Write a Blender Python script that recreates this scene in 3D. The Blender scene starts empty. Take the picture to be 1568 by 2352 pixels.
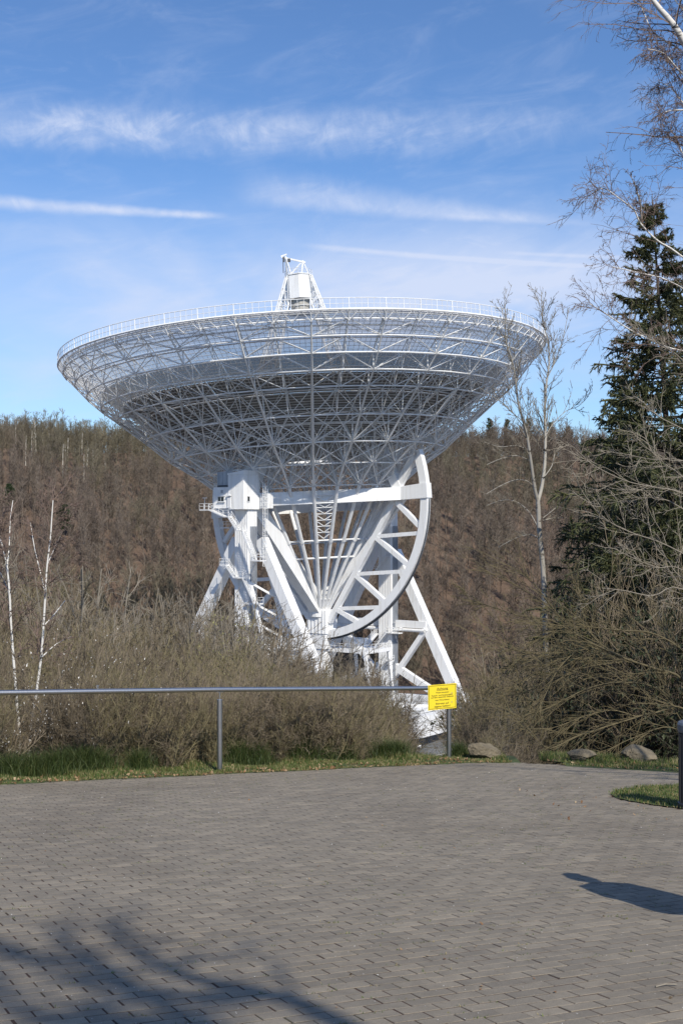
import bpy, math, random
import numpy as np
from mathutils import Vector
R = math.radians
rng = np.random.default_rng(7)
random.seed(7)
scene = bpy.context.scene
COL = scene.collection

# ------------------------------------------------------------------ camera
CAMZ = 1.56
cam_d = bpy.data.cameras.new('camera')
cam_d.sensor_fit = 'VERTICAL'; cam_d.sensor_height = 36.0; cam_d.sensor_width = 24.0
cam_d.lens = 3250 / 2736 * 36
cam_d.clip_start = 0.1; cam_d.clip_end = 5000
cam = bpy.data.objects.new('camera', cam_d); COL.objects.link(cam)
cam.location = (0, 0, CAMZ); cam.rotation_euler = (R(90.56), 0, 0)
scene.camera = cam

# ------------------------------------------------------------------ sun and sky
SUN_EL = 42.0
SUN_AZ = (0.38, -0.925)            # horizontal direction towards the sun
sl = bpy.data.lights.new('sun', 'SUN'); sl.energy = 5.0; sl.angle = R(0.53); sl.color = (1.0, 0.93, 0.81)
sun = bpy.data.objects.new('sun', sl); COL.objects.link(sun)
sv = Vector((SUN_AZ[0], SUN_AZ[1], 0)).normalized() * math.cos(R(SUN_EL)); sv.z = math.sin(R(SUN_EL))
sun.rotation_euler = sv.to_track_quat('Z', 'Y').to_euler()
sun.location = (20, -40, 60)
scene.view_settings.view_transform = 'Standard'; scene.view_settings.look = 'None'
scene.view_settings.gamma = 1; scene.view_settings.use_curve_mapping = False
scene.view_settings.exposure = 0.0
scene.cycles.max_bounces = 6; scene.cycles.transparent_max_bounces = 12
scene.cycles.use_denoising = True; scene.cycles.denoiser = 'OPENIMAGEDENOISE'; scene.cycles.denoising_input_passes = 'RGB_ALBEDO_NORMAL'; scene.cycles.denoising_prefilter = 'ACCURATE'


class NT:
    """small helper for building node trees"""
    def __init__(s, tree): s.t = tree; s.n = tree.nodes; s.l = tree.links
    def node(s, typ, **kw):
        nd = s.n.new(typ)
        for k, v in kw.items(): setattr(nd, k, v)
        return nd
    def put(s, sock, v):
        if isinstance(v, bpy.types.NodeSocket): s.l.new(v, sock)
        else: sock.default_value = v
    def m(s, op, a, b=0.0, c=0.0, clamp=False):
        nd = s.n.new('ShaderNodeMath'); nd.operation = op; nd.use_clamp = clamp
        s.put(nd.inputs[0], a); s.put(nd.inputs[1], b); s.put(nd.inputs[2], c)
        return nd.outputs[0]
    def noise(s, vec, scale, detail=4, rough=0.55, dist=0.0, col=False):
        nd = s.n.new('ShaderNodeTexNoise'); s.put(nd.inputs['Vector'], vec)
        nd.inputs['Scale'].default_value = scale; nd.inputs['Detail'].default_value = detail
        nd.inputs['Roughness'].default_value = rough; nd.inputs['Distortion'].default_value = dist
        return nd.outputs['Color' if col else 'Fac']
    def ramp(s, f, stops):
        nd = s.n.new('ShaderNodeValToRGB'); s.put(nd.inputs[0], f)
        el = nd.color_ramp.elements
        while len(el) < len(stops): el.new(0.5)
        for e, (p, c) in zip(el, stops):
            e.position = p; e.color = (c, c, c, 1) if not hasattr(c, '__len__') else (*c, 1)
        return nd.outputs[0]
    def mix(s, f, a, b, mode='MIX'):
        nd = s.n.new('ShaderNodeMix'); nd.data_type = 'RGBA'; nd.blend_type = mode
        s.put(nd.inputs[0], f)
        for sk, v in ((nd.inputs[6], a), (nd.inputs[7], b)):
            if not isinstance(v, bpy.types.NodeSocket): v = (*v, 1)
            s.put(sk, v)
        return nd.outputs[2]
    def vec(s, x, y, z):
        nd = s.n.new('ShaderNodeCombineXYZ')
        for i, v in enumerate((x, y, z)): s.put(nd.inputs[i], v)
        return nd.outputs[0]
    def smooth(s, v, a, b):
        nd = s.n.new('ShaderNodeMapRange'); nd.interpolation_type = 'SMOOTHSTEP'
        s.put(nd.inputs['Value'], v)
        nd.inputs['From Min'].default_value = a; nd.inputs['From Max'].default_value = b
        return nd.outputs[0]


world = bpy.data.worlds.new('World'); scene.world = world; world.use_nodes = True
world.node_tree.nodes.clear()
W_ = NT(world.node_tree)
skyt = W_.node('ShaderNodeTexSky', sky_type='NISHITA'); skyt.sun_disc = False
skyt.sun_elevation = R(SUN_EL); skyt.sun_rotation = math.atan2(SUN_AZ[0], SUN_AZ[1])
skyt.altitude = 350; skyt.air_density = 1.0; skyt.dust_density = 0.6; skyt.ozone_density = 2.2
tc = W_.node('ShaderNodeTexCoord')
sx = W_.node('ShaderNodeSeparateXYZ'); W_.l.new(tc.outputs['Generated'], sx.inputs[0])
az = W_.m('ARCTAN2', sx.outputs[0], sx.outputs[1])
el = W_.m('ARCSINE', sx.outputs[2])
SKY_F = 2795.0


def sky_line(x0, y0, x1, y1):
    a0, a1 = math.atan((x0 - 784) / SKY_F), math.atan((x1 - 784) / SKY_F)
    b0, b1 = math.atan((1204 - y0) / SKY_F * math.cos(a0)), math.atan((1204 - y1) / SKY_F * math.cos(a1))
    return a0, b0, a1, b1


def streak(x0, y0, x1, y1, up0, up1, lo0, lo1, fade0, fade1, amp):
    """band of ice cloud along a line of the sky, feathered above and below, tapering along its length"""
    a0, b0, a1, b1 = sky_line(x0, y0, x1, y1)
    t = W_.m('DIVIDE', W_.m('SUBTRACT', az, a0), a1 - a0)
    tcl = W_.m('MAXIMUM', W_.m('MINIMUM', t, 1.4), -0.4)
    line = W_.m('ADD', W_.m('MULTIPLY', tcl, b1 - b0), b0)
    wob = W_.m('MULTIPLY', W_.m('SUBTRACT', W_.noise(W_.vec(W_.m('MULTIPLY', az, 60), W_.m('MULTIPLY', el, 40), 0), 1.0, 4), 0.5), 0.6)
    up = W_.m('ADD', W_.m('MULTIPLY', tcl, (up1 - up0) / SKY_F), up0 / SKY_F)
    lo = W_.m('ADD', W_.m('MULTIPLY', tcl, (lo1 - lo0) / SKY_F), lo0 / SKY_F)
    d = W_.m('SUBTRACT', el, line)
    du = W_.m('ADD', W_.m('DIVIDE', W_.m('MAXIMUM', d, 0.0), up), wob)
    dl = W_.m('ADD', W_.m('DIVIDE', W_.m('MAXIMUM', W_.m('MULTIPLY', d, -1), 0.0), lo), wob)
    prof = W_.m('MULTIPLY', W_.m('SUBTRACT', 1.0, W_.smooth(du, 0.0, 1.0)), W_.m('SUBTRACT', 1.0, W_.smooth(dl, 0.0, 1.0)))
    ends = W_.m('MULTIPLY', W_.smooth(t, -fade0, fade0 * .2), W_.m('SUBTRACT', 1.0, W_.smooth(t, 1 - fade1, 1.0 + fade1 * .3)))
    return W_.m('MULTIPLY', W_.m('MULTIPLY', prof, ends), amp)


uv = W_.vec(W_.m('MULTIPLY', az, 1.0), W_.m('MULTIPLY', el, 1.0), 0.0)
puff = W_.smooth(W_.noise(W_.vec(W_.m('ADD', W_.m('MULTIPLY', az, 75), W_.m('MULTIPLY', el, 20)), W_.m('MULTIPLY', el, 55), 3.1), 1.0, 8, 0.6, 0.6), 0.30, 0.68)
sk_rot = W_.vec(W_.m('ADD', W_.m('MULTIPLY', az, 6), W_.m('MULTIPLY', el, 14)), W_.m('SUBTRACT', W_.m('MULTIPLY', el, 26), W_.m('MULTIPLY', az, 9)), 1.7)
wisp = W_.smooth(W_.noise(sk_rot, 1.0, 8, 0.6, 0.8), 0.42, 0.85)
veil = W_.smooth(W_.noise(W_.vec(W_.m('MULTIPLY', az, 5), W_.m('MULTIPLY', el, 11), 9.2), 1.0, 5, 0.5, 0.5), 0.35, 0.75)
low = W_.m('MULTIPLY', W_.m('SUBTRACT', 1.0, W_.smooth(el, 0.17, 0.29)), W_.m('ADD', W_.m('MULTIPLY', W_.smooth(el, 0.09, 0.17), 0.75), 0.25))
puff2 = W_.smooth(W_.noise(W_.vec(W_.m('SUBTRACT', W_.m('MULTIPLY', az, 19), W_.m('MULTIPLY', el, 12)), W_.m('MULTIPLY', el, 30), 6.4), 1.0, 6, 0.62, 0.9), 0.34, 0.66)
puff = W_.m('MULTIPLY', W_.m('ADD', W_.m('MULTIPLY', puff, 0.6), 0.4), W_.m('ADD', W_.m('MULTIPLY', puff2, 0.8), 0.2))
fine_w = W_.smooth(W_.noise(W_.vec(W_.m('ADD', W_.m('MULTIPLY', az, 22), W_.m('MULTIPLY', el, 30)), W_.m('SUBTRACT', W_.m('MULTIPLY', el, 90), W_.m('MULTIPLY', az, 14)), 4.4), 1.0, 8, 0.65, 1.2), 0.48, 0.85)
band1 = W_.m('MULTIPLY', streak(-150, 262, 1450, 275, 66, 80, 70, 62, .2, .8, 0.80), W_.m('ADD', W_.m('MULTIPLY', puff, 0.85), 0.15))
band2 = W_.m('MULTIPLY', streak(-150, 447, 520, 496, 24, 12, 26, 9, .1, .12, 0.72), W_.m('ADD', W_.m('MULTIPLY', puff, 0.5), 0.5))
band3 = W_.m('MULTIPLY', streak(640, 452, 1340, 512, 85, 12, 34, 8, .18, .35, 0.62), W_.m('ADD', W_.m('MULTIPLY', puff, 0.6), 0.4))
band4 = W_.m('MULTIPLY', streak(760, 568, 1420, 614, 9, 7, 11, 7, .15, .25, 0.34), W_.m('ADD', W_.m('MULTIPLY', puff, 0.4), 0.6))
band5 = streak(1210, 582, 1500, 592, 7, 7, 7, 7, .3, .3, 0.2)
tot = W_.m('ADD', W_.m('ADD', band1, band2), W_.m('ADD', band3, W_.m('ADD', band4, band5)))
tot = W_.m('ADD', tot, W_.m('MULTIPLY', W_.m('ADD', wisp, W_.m('MULTIPLY', W_.m('MULTIPLY', fine_w, veil), 0.8)), 0.22))
tot = W_.m('ADD', tot, W_.m('MULTIPLY', W_.m('MULTIPLY', low, W_.m('ADD', W_.m('MULTIPLY', veil, 0.85), 0.36)), 0.9))
tot = W_.m('MINIMUM', tot, 0.9)
above = W_.smooth(el, -0.02, 0.03)
tot = W_.m('MULTIPLY', tot, above)
skycol = W_.mix(1.0, skyt.outputs[0], (0.90, 1.17, 1.50), 'MULTIPLY')
cloudc = W_.mix(tot, skycol, (7.0, 7.8, 9.8))
bg = W_.node('ShaderNodeBackground'); W_.l.new(cloudc, bg.inputs[0]); bg.inputs[1].default_value = 0.098
wo = W_.node('ShaderNodeOutputWorld'); W_.l.new(bg.outputs[0], wo.inputs[0])

# ------------------------------------------------------------------ placing helpers (photo seen at 1568 x 2352)
FD = 2795.0
SLOPE = math.tan(R(6.66))


def plane_z(y): return -SLOPE * y


def at(px, py, Y):
    """point at distance Y seen at photo position px, py (camera treated as level, horizon at 1204)"""
    return np.array([(px - 784) / FD * Y, Y, CAMZ + (1204 - py) / FD * Y])


def ground_at(px, py):
    t = (1204 - py) / FD
    Y = CAMZ / (-SLOPE - t)
    return np.array([(px - 784) / FD * Y, Y, plane_z(Y)])


def smoothstep(a, b, x):
    t = np.clip((np.asarray(x, float) - a) / (b - a), 0, 1); return t * t * (3 - 2 * t)


# ------------------------------------------------------------------ mesh helpers
def mesh_np(name, V, F4=None, F3=None):
    V = np.asarray(V, np.float32).reshape(-1, 3)
    me = bpy.data.meshes.new(name)
    loops = []; starts = []; tot = []; off = 0
    if F4 is not None and len(F4):
        F4 = np.asarray(F4, np.int32).reshape(-1, 4); loops.append(F4.ravel())
        starts.append(np.arange(len(F4)) * 4); tot.append(np.full(len(F4), 4)); off = len(F4) * 4
    if F3 is not None and len(F3):
        F3 = np.asarray(F3, np.int32).reshape(-1, 3); loops.append(F3.ravel())
        starts.append(np.arange(len(F3)) * 3 + off); tot.append(np.full(len(F3), 3))
    L = np.concatenate(loops).astype(np.int32); S = np.concatenate(starts).astype(np.int32); T = np.concatenate(tot).astype(np.int32)
    me.vertices.add(len(V)); me.vertices.foreach_set('co', V.ravel())
    me.loops.add(len(L)); me.loops.foreach_set('vertex_index', L)
    me.polygons.add(len(S)); me.polygons.foreach_set('loop_start', S); me.polygons.foreach_set('loop_total', T)
    me.update(calc_edges=True)
    me.polygons.foreach_set('use_smooth', np.zeros(len(S), bool))
    return me


ORG = {}


def link(name, me, mat=None, parent=None, loc=None, smooth=False):
    o = bpy.data.objects.new(name, me); COL.objects.link(o)
    if mat is not None: me.materials.append(mat)
    if parent is not None: o.parent = parent
    if loc is not None: o.location = loc
    if smooth: me.polygons.foreach_set('use_smooth', np.ones(len(me.polygons), bool))
    return o


def tag(o, label=None, cat=None, group=None, kind=None):
    if label: o['label'] = label
    if cat: o['category'] = cat
    if group: o['group'] = group
    if kind: o['kind'] = kind
    return o


def thing(name, label, cat, loc=(0, 0, 0), group=None):
    o = bpy.data.objects.new(name, None); COL.objects.link(o); o.location = tuple(float(v) for v in loc)
    o.empty_display_size = 0.3
    ORG[o.name] = np.array(loc, float)
    return tag(o, label, cat, group)


def nrm(v):
    v = np.asarray(v, float); return v / max(1e-9, np.linalg.norm(v))


class MB:
    """mesh builder in world coordinates"""
    def __init__(s): s.V = []; s.F4 = []; s.F3 = []; s.n = 0
    def add(s, V, F4=None, F3=None):
        V = np.asarray(V, float).reshape(-1, 3)
        if F4 is not None and len(F4): s.F4.append(np.asarray(F4, int).reshape(-1, 4) + s.n)
        if F3 is not None and len(F3): s.F3.append(np.asarray(F3, int).reshape(-1, 3) + s.n)
        s.V.append(V); s.n += len(V); return s
    def box8(s, P):   # P: 8 corners, 0-3 bottom loop, 4-7 top loop
        return s.add(P, [[0, 3, 2, 1], [4, 5, 6, 7], [0, 1, 5, 4], [1, 2, 6, 5], [2, 3, 7, 6], [3, 0, 4, 7]])
    def box(s, c, ax, ay, az_, hx, hy, hz):
        c = np.asarray(c, float); ax, ay, az_ = (np.asarray(a, float) for a in (ax, ay, az_))
        P = [c + sx_ * hx * ax + sy * hy * ay + sz * hz * az_ for sz in (-1, 1) for sx_, sy in ((-1, -1), (1, -1), (1, 1), (-1, 1))]
        return s.box8(P)
    def beam(s, p0, p1, w, h, up=(0, 0, 1), w1=None, h1=None):
        p0 = np.asarray(p0, float); p1 = np.asarray(p1, float); d = nrm(p1 - p0)
        side = np.cross(d, up)
        if np.linalg.norm(side) < 1e-4: side = np.cross(d, (1, 0, 0.1))
        side = nrm(side); u = np.cross(side, d)
        w1 = w if w1 is None else w1; h1 = h if h1 is None else h1
        P = []
        for p, ww, hh in ((p0, w, h), (p1, w1, h1)):
            for a, b in ((-1, -1), (1, -1), (1, 1), (-1, 1)): P.append(p + a * side * ww / 2 + b * u * hh / 2)
        return s.box8(P)
    def tube(s, p0, p1, r, sides=6, r1=None):
        V, F = seg_geo(np.array([p0]), np.array([p1]), np.array([r]), np.array([r if r1 is None else r1]), sides)
        s.add(V, F)
        if sides >= 5:   # caps
            for k in (0, 1):
                i = np.arange(sides) * 1 + k * sides
                c = np.mean(V[i], axis=0); base = len(V)
                s.add(np.vstack([V[i], c]), None, [[a, (a + 1) % sides, sides] if k else [(a + 1) % sides, a, sides] for a in range(sides)])
        return s
    def tubes(s, P0, P1, r, sides=4):
        P0 = np.asarray(P0, float).reshape(-1, 3); P1 = np.asarray(P1, float).reshape(-1, 3)
        rr = np.full(len(P0), r) if np.isscalar(r) else np.asarray(r)
        V, F = seg_geo(P0, P1, rr, rr, sides); return s.add(V, F)
    def build(s, name, mat, parent=None, smooth=False, org=None):
        V = np.vstack(s.V)
        if org is None: org = ORG.get(parent.name, np.zeros(3)) if parent is not None else np.zeros(3)
        F4 = np.vstack(s.F4) if s.F4 else None; F3 = np.vstack(s.F3) if s.F3 else None
        o = link(name, mesh_np(name, V - org, F4, F3), mat, parent, smooth=smooth)
        ORG[o.name] = org
        if parent is None: o.location = tuple(org)
        return o


def part_empty(name, parent):
    o = bpy.data.objects.new(name, None); COL.objects.link(o); o.parent = parent
    ORG[o.name] = ORG[parent.name]; o.empty_display_size = .3
    return o


def seg_geo(p0, p1, r0, r1, sides):
    n = len(p0); d = p1 - p0; d = d / np.maximum(np.linalg.norm(d, axis=1, keepdims=True), 1e-9)
    ref = np.where(np.abs(d[:, 2:3]) > 0.9, np.array([[1., 0, 0]]), np.array([[0, 0, 1.]]))
    u = np.cross(d, ref); u /= np.maximum(np.linalg.norm(u, axis=1, keepdims=True), 1e-9)
    v = np.cross(d, u)
    a = np.arange(sides) * 2 * np.pi / sides
    ca = np.cos(a)[None, :, None]; sa = np.sin(a)[None, :, None]
    ring = ca * u[:, None, :] + sa * v[:, None, :]
    A = p0[:, None, :] + ring * r0[:, None, None]; B = p1[:, None, :] + ring * r1[:, None, None]
    V = np.concatenate([A, B], axis=1).reshape(-1, 3)
    i = np.arange(sides); j = (i + 1) % sides
    F = np.stack([i, i + sides, j + sides, j], axis=1)[None] + (np.arange(n) * 2 * sides)[:, None, None]
    return V, F.reshape(-1, 4)


# ------------------------------------------------------------------ materials
def material(name):
    m = bpy.data.materials.new(name); m.use_nodes = True; m.node_tree.nodes.clear()
    t = NT(m.node_tree)
    b = t.node('ShaderNodeBsdfPrincipled'); o = t.node('ShaderNodeOutputMaterial'); t.l.new(b.outputs[0], o.inputs[0])
    return m, t, b, o


def obj_co(t): return t.node('ShaderNodeTexCoord').outputs['Object']


def simple(name, c, rough=.6, metal=0.0, var=.12, scale=3.0, bump=0.0, bscale=30):
    m, t, b, o = material(name)
    co = obj_co(t)
    n = t.noise(co, scale, 6, .6)
    c = np.array(c); col = t.ramp(n, [(0.25, tuple(c * (1 - var))), (0.75, tuple(np.minimum(c * (1 + var), 1)))])
    t.put(b.inputs['Base Color'], col); b.inputs['Roughness'].default_value = rough; b.inputs['Metallic'].default_value = metal
    if bump:
        bp = t.node('ShaderNodeBump'); t.put(bp.inputs['Height'], t.noise(co, bscale, 4)); bp.inputs['Strength'].default_value = bump
        bp.inputs['Distance'].default_value = .02; t.l.new(bp.outputs[0], b.inputs['Normal'])
    return m


def mk_white():
    m, t, b, o = material('white_steel_paint')
    co = obj_co(t)
    st = t.node('ShaderNodeMapping'); t.l.new(co, st.inputs[0]); st.inputs['Scale'].default_value = (1.6, 1.6, .12)
    n1 = t.noise(st.outputs[0], 1.0, 6, .65); n2 = t.noise(co, .35, 4)
    f = t.m('MULTIPLY', t.smooth(n1, .45, .8), .75)
    c = t.mix(f, (.80, .81, .82), (.56, .54, .50))
    c = t.mix(t.m('MULTIPLY', n2, .25), c, (.70, .71, .72))
    t.put(b.inputs['Base Color'], c); b.inputs['Roughness'].default_value = .45
    return m


M = {}
M['white'] = mk_white()
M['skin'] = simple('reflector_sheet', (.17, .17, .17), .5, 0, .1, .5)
M['dark_glass'] = simple('dark_window_glass', (.02, .025, .03), .1)
M['grey_roof'] = simple('grey_zinc_roof', (.33, .36, .41), .4, .3, .2, .6)
M['dark_steel'] = simple('dark_steel', (.06, .065, .075), .5)
M['concrete'] = simple('pale_concrete', (.38, .37, .34), .8, 0, .15, 1.5)
M['red_paint'] = simple('red_paint', (.45, .03, .04), .5)


def mk_meshsheet(name='perforated_reflector_mesh', clear=.42, g_=.62):
    m, t, b, o = material(name)
    b.inputs['Base Color'].default_value = (g_, g_, g_ * 1.02, 1); b.inputs['Roughness'].default_value = .6
    tr = t.node('ShaderNodeBsdfTransparent'); tl = t.node('ShaderNodeBsdfTranslucent'); tl.inputs[0].default_value = (.6, .61, .63, 1)
    m1 = t.node('ShaderNodeMixShader'); m1.inputs[0].default_value = .3 if clear > .3 else .06; t.l.new(b.outputs[0], m1.inputs[1]); t.l.new(tl.outputs[0], m1.inputs[2])
    m2 = t.node('ShaderNodeMixShader'); m2.inputs[0].default_value = clear; t.l.new(m1.outputs[0], m2.inputs[1]); t.l.new(tr.outputs[0], m2.inputs[2])
    t.l.new(m2.outputs[0], o.inputs[0])
    return m


M['mesh'] = mk_meshsheet()
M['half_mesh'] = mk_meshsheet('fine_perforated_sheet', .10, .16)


def mk_steel():
    m, t, b, o = material('brushed_stainless_steel')
    co = obj_co(t); st = t.node('ShaderNodeMapping'); t.l.new(co, st.inputs[0]); st.inputs['Scale'].default_value = (40, 40, 1.5)
    n = t.noise(st.outputs[0], 4, 3)
    t.put(b.inputs['Base Color'], t.ramp(n, [(.2, (.42, .42, .42)), (.8, (.58, .57, .56))]))
    b.inputs['Metallic'].default_value = 1; t.put(b.inputs['Roughness'], t.m('ADD', t.m('MULTIPLY', n, .15), .30))
    return m


M['steel'] = mk_steel()


def mk_brick():
    m, t, b, o = material('grey_concrete_paver')
    co = t.node('ShaderNodeNewGeometry'); pos = co.outputs['Position']; isl = co.outputs['Random Per Island']
    oi = t.node('ShaderNodeObjectInfo')
    rnd = t.m('FRACT', t.m('ADD', isl, t.m('MULTIPLY', oi.outputs['Random'], 7.31)))
    fine = t.noise(pos, 220, 3, .7); mid = t.noise(pos, 9, 5, .6); big = t.noise(pos, .55, 4, .5)
    base = t.ramp(rnd, [(0, (.216, .188, .147)), (.45, (.246, .213, .165)), (.9, (.274, .236, .181)), (1, (.31, .266, .203))])
    c = t.mix(t.smooth(mid, .3, .75), base, t.mix(1, base, (.80, .80, .80), 'MULTIPLY'))
    stain = t.smooth(t.noise(pos, 1.7, 6, .7, 1.2), .52, .70)
    c = t.mix(t.m('MULTIPLY', stain, .5), c, t.mix(1, c, (.74, .73, .72), 'MULTIPLY'))
    c = t.mix(t.m('MULTIPLY', t.smooth(big, .45, .75), .7), c, t.mix(1, c, (.74, .72, .70), 'MULTIPLY'))
    c = t.mix(t.smooth(fine, .35, .75), t.mix(1, c, (.72, .72, .72), 'MULTIPLY'), t.mix(1, c, (1.22, 1.21, 1.19), 'MULTIPLY'))
    speck = t.smooth(t.noise(pos, 120, 1, .5), .74, .80)
    c = t.mix(t.m('MULTIPLY', speck, .5), c, (.5, .48, .44))
    t.put(b.inputs['Base Color'], c); b.inputs['Roughness'].default_value = .85
    bp = t.node('ShaderNodeBump'); t.put(bp.inputs['Height'], fine); bp.inputs['Strength'].default_value = .5; bp.inputs['Distance'].default_value = .004
    t.l.new(bp.outputs[0], b.inputs['Normal'])
    return m


M['brick'] = mk_brick()


def mk_soil(name, stops, scale, scale2=60):
    m, t, b, o = material(name)
    pos = t.node('ShaderNodeNewGeometry').outputs['Position']
    n = t.noise(pos, scale, 6, .65); n2 = t.noise(pos, scale2, 4, .7)
    f = t.m('ADD', t.m('MULTIPLY', n, .55), t.m('MULTIPLY', n2, .45))
    t.put(b.inputs['Base Color'], t.ramp(f, stops)); b.inputs['Roughness'].default_value = .95
    bp = t.node('ShaderNodeBump'); t.put(bp.inputs['Height'], n2); bp.inputs['Strength'].default_value = .6; bp.inputs['Distance'].default_value = .02
    t.l.new(bp.outputs[0], b.inputs['Normal'])
    return m


M['joint'] = mk_soil('joint_soil', [(.36, (.028, .013, .008)), (.52, (.055, .026, .014)), (.62, (.045, .042, .016)), (.74, (.10, .08, .045))], 2.5, 40)
M['turf'] = mk_soil('turf_soil', [(.3, (.035, .05, .015)), (.5, (.06, .085, .022)), (.68, (.14, .11, .055))], 4, 45)
M['litter'] = mk_soil('leaf_litter', [(.3, (.062, .042, .028)), (.5, (.115, .076, .052)), (.7, (.17, .122, .088))], .25, 2.5)
M['bank'] = mk_soil('bank_soil', [(.3, (.03, .024, .014)), (.5, (.07, .05, .03)), (.7, (.12, .09, .055))], .8, 12)
M['asphalt'] = mk_soil('asphalt', [(.3, (.10, .105, .11)), (.7, (.16, .165, .17))], 1, 30)


def mk_bark(name, c0, c1, white=False):
    m, t, b, o = material(name)
    co = obj_co(t); oi = t.node('ShaderNodeObjectInfo')
    n = t.noise(co, 3.0, 4, .6)
    f = t.m('ADD', t.m('MULTIPLY', n, .6), t.m('MULTIPLY', oi.outputs['Random'], .4))
    col = t.ramp(f, [(.2, c0), (.8, c1)])
    if white:
        st = t.node('ShaderNodeMapping'); t.l.new(co, st.inputs[0]); st.inputs['Scale'].default_value = (2, 2, 9)
        bands = t.smooth(t.noise(st.outputs[0], 1.0, 3, .6), .58, .66)
        blot = t.smooth(t.noise(co, 2.2, 4, .65), .60, .68)
        col = t.mix(t.m('MAXIMUM', bands, blot), col, (.07, .06, .05))
    t.put(b.inputs['Base Color'], col); b.inputs['Roughness'].default_value = .8
    return m


def mk_hill(name, c0, c1):
    m, t, b, o = material(name)
    oi = t.node('ShaderNodeObjectInfo'); loc = oi.outputs['Location']
    n = t.noise(loc, .012, 3, .5); n2 = t.noise(loc, .035, 3, .5)
    col = t.ramp(oi.outputs['Random'], [(0, c0), (1, c1)])
    col = t.mix(t.m('MULTIPLY', t.smooth(n, .48, .62), .75), col, t.mix(1, col, (.95, 1.08, .85), 'MULTIPLY'))
    col = t.mix(t.m('MULTIPLY', t.smooth(n2, .5, .68), .7), col, t.mix(1, col, (1.22, 1.16, 1.16), 'MULTIPLY'))
    t.put(b.inputs['Base Color'], col); b.inputs['Roughness'].default_value = .9
    return m


M['birch'] = mk_bark('white_birch_bark', (.55, .53, .49), (.72, .70, .66), True)
M['aspen'] = mk_bark('pale_grey_bark', (.26, .245, .22), (.40, .38, .34), True)
M['twig'] = mk_bark('brown_twigs', (.085, .067, .043), (.225, .18, .124))
M['twig_olive'] = mk_bark('olive_twigs', (.10, .085, .042), (.235, .198, .108))
M['twig_hill'] = mk_hill('forest_twigs', (.092, .071, .055), (.195, .158, .127))
M['twig_birch'] = mk_bark('birch_twigs', (.12, .08, .065), (.2, .15, .12))
M['willow'] = mk_bark('willow_bark', (.062, .051, .024), (.140, .113, .058))
M['pale_twig'] = mk_bark('pale_branches', (.15, .13, .10), (.25, .22, .175))
M['dark_bark'] = mk_bark('dark_bark', (.05, .04, .03), (.1, .08, .06))


def mk_leaf(name, stops, rough=.6, trans=.25):
    m, t, b, o = material(name)
    g = t.node('ShaderNodeNewGeometry'); oi = t.node('ShaderNodeObjectInfo')
    f = t.m('FRACT', t.m('ADD', g.outputs['Random Per Island'], oi.outputs['Random']))
    col = t.ramp(f, stops)
    t.put(b.inputs['Base Color'], col); b.inputs['Roughness'].default_value = rough
    if trans:
        tl = t.node('ShaderNodeBsdfTranslucent'); t.put(tl.inputs[0], col)
        ms = t.node('ShaderNodeMixShader'); ms.inputs[0].default_value = trans
        t.l.new(b.outputs[0], ms.inputs[1]); t.l.new(tl.outputs[0], ms.inputs[2]); t.l.new(ms.outputs[0], o.inputs[0])
    return m


M['grass'] = mk_leaf('grass_blades', [(0, (.055, .095, .02)), (.4, (.09, .14, .03)), (.6, (.15, .17, .05)), (.8, (.25, .21, .095)), (1, (.36, .29, .15))])
M['broom'] = mk_leaf('broom_stems', [(0, (.03, .05, .012)), (.6, (.05, .08, .018)), (1, (.10, .115, .035))])
M['needle'] = mk_leaf('spruce_needles', [(0, (.024, .033, .011)), (.5, (.05, .060, .02)), (1, (.11, .11, .04))], .6, .1)
M['pine'] = mk_leaf('pine_needles', [(0, (.03, .05, .022)), (1, (.06, .085, .035))], .6, .1)
M['dry_leaf'] = mk_leaf('dry_leaves', [(0, (.16, .075, .03)), (.5, (.30, .17, .08)), (1, (.48, .36, .22))])
M['petal'] = mk_leaf('white_petals', [(0, (.6, .58, .54)), (1, (.8, .78, .74))])
M['bud'] = mk_leaf('green_buds', [(0, (.20, .21, .06)), (1, (.34, .33, .12))])
M['red_leaf'] = mk_leaf('red_leaves', [(0, (.35, .03, .03)), (1, (.5, .08, .07))])
M['ivy'] = mk_leaf('evergreen_leaves', [(0, (.012, .02, .008)), (.7, (.03, .042, .015)), (1, (.06, .075, .03))], .65, .15)
M['rock'] = simple('mossy_boulder', (.155, .128, .085), .9, 0, .55, 3.5, 1.0, 14)
#STRUCTURE

# ------------------------------------------------------------------ terrain
VALLEY = -42.4


def edge_y(x):
    x = np.asarray(x, float)
    return np.where(x < 2.1, 18.55 + .55 * x, np.where(x < 2.8, 19.7, 19.7 - .80 * (x - 2.8)))


def terrain(x, y):
    x = np.asarray(x, float); y = np.asarray(y, float)
    yb = np.maximum(edge_y(np.clip(x, -12, 7)) + 1.2, 0)
    plane = -SLOPE * np.minimum(y, yb) - .06
    gully = 2.2 * np.exp(-((x - 3.25 - .18 * np.clip(y - 19, 0, 40)) / .8) ** 2) * smoothstep(19.6, 24, y)
    slope = .24 - .10 * smoothstep(4.5, 10, x) * (1 - smoothstep(30, 55, y))
    bank = plane - slope * np.clip(y - yb, 0, None) - gully
    bank = np.maximum(bank, VALLEY)
    lat = smoothstep(70, 180, np.abs(x + 5))
    hs = 300 - 55 * smoothstep(-40, -150, x) - 20 * smoothstep(60, 160, x)
    n = 6 * np.sin(x * .021 + 1.3) * np.cos(y * .013) + 3 * np.sin(x * .05 + y * .03)
    crest = np.where(x < 0, 36.5, 26.5) + 3 * np.sin(x * .017 + .6)
    hill = VALLEY + .31 * np.clip(y - hs, 0, None) + n * smoothstep(290, 400, y)
    hill = np.minimum(hill, crest + .02 * (y - 500) + .3 * n)
    return np.where(y > hs, np.maximum(hill, VALLEY), bank)


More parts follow.
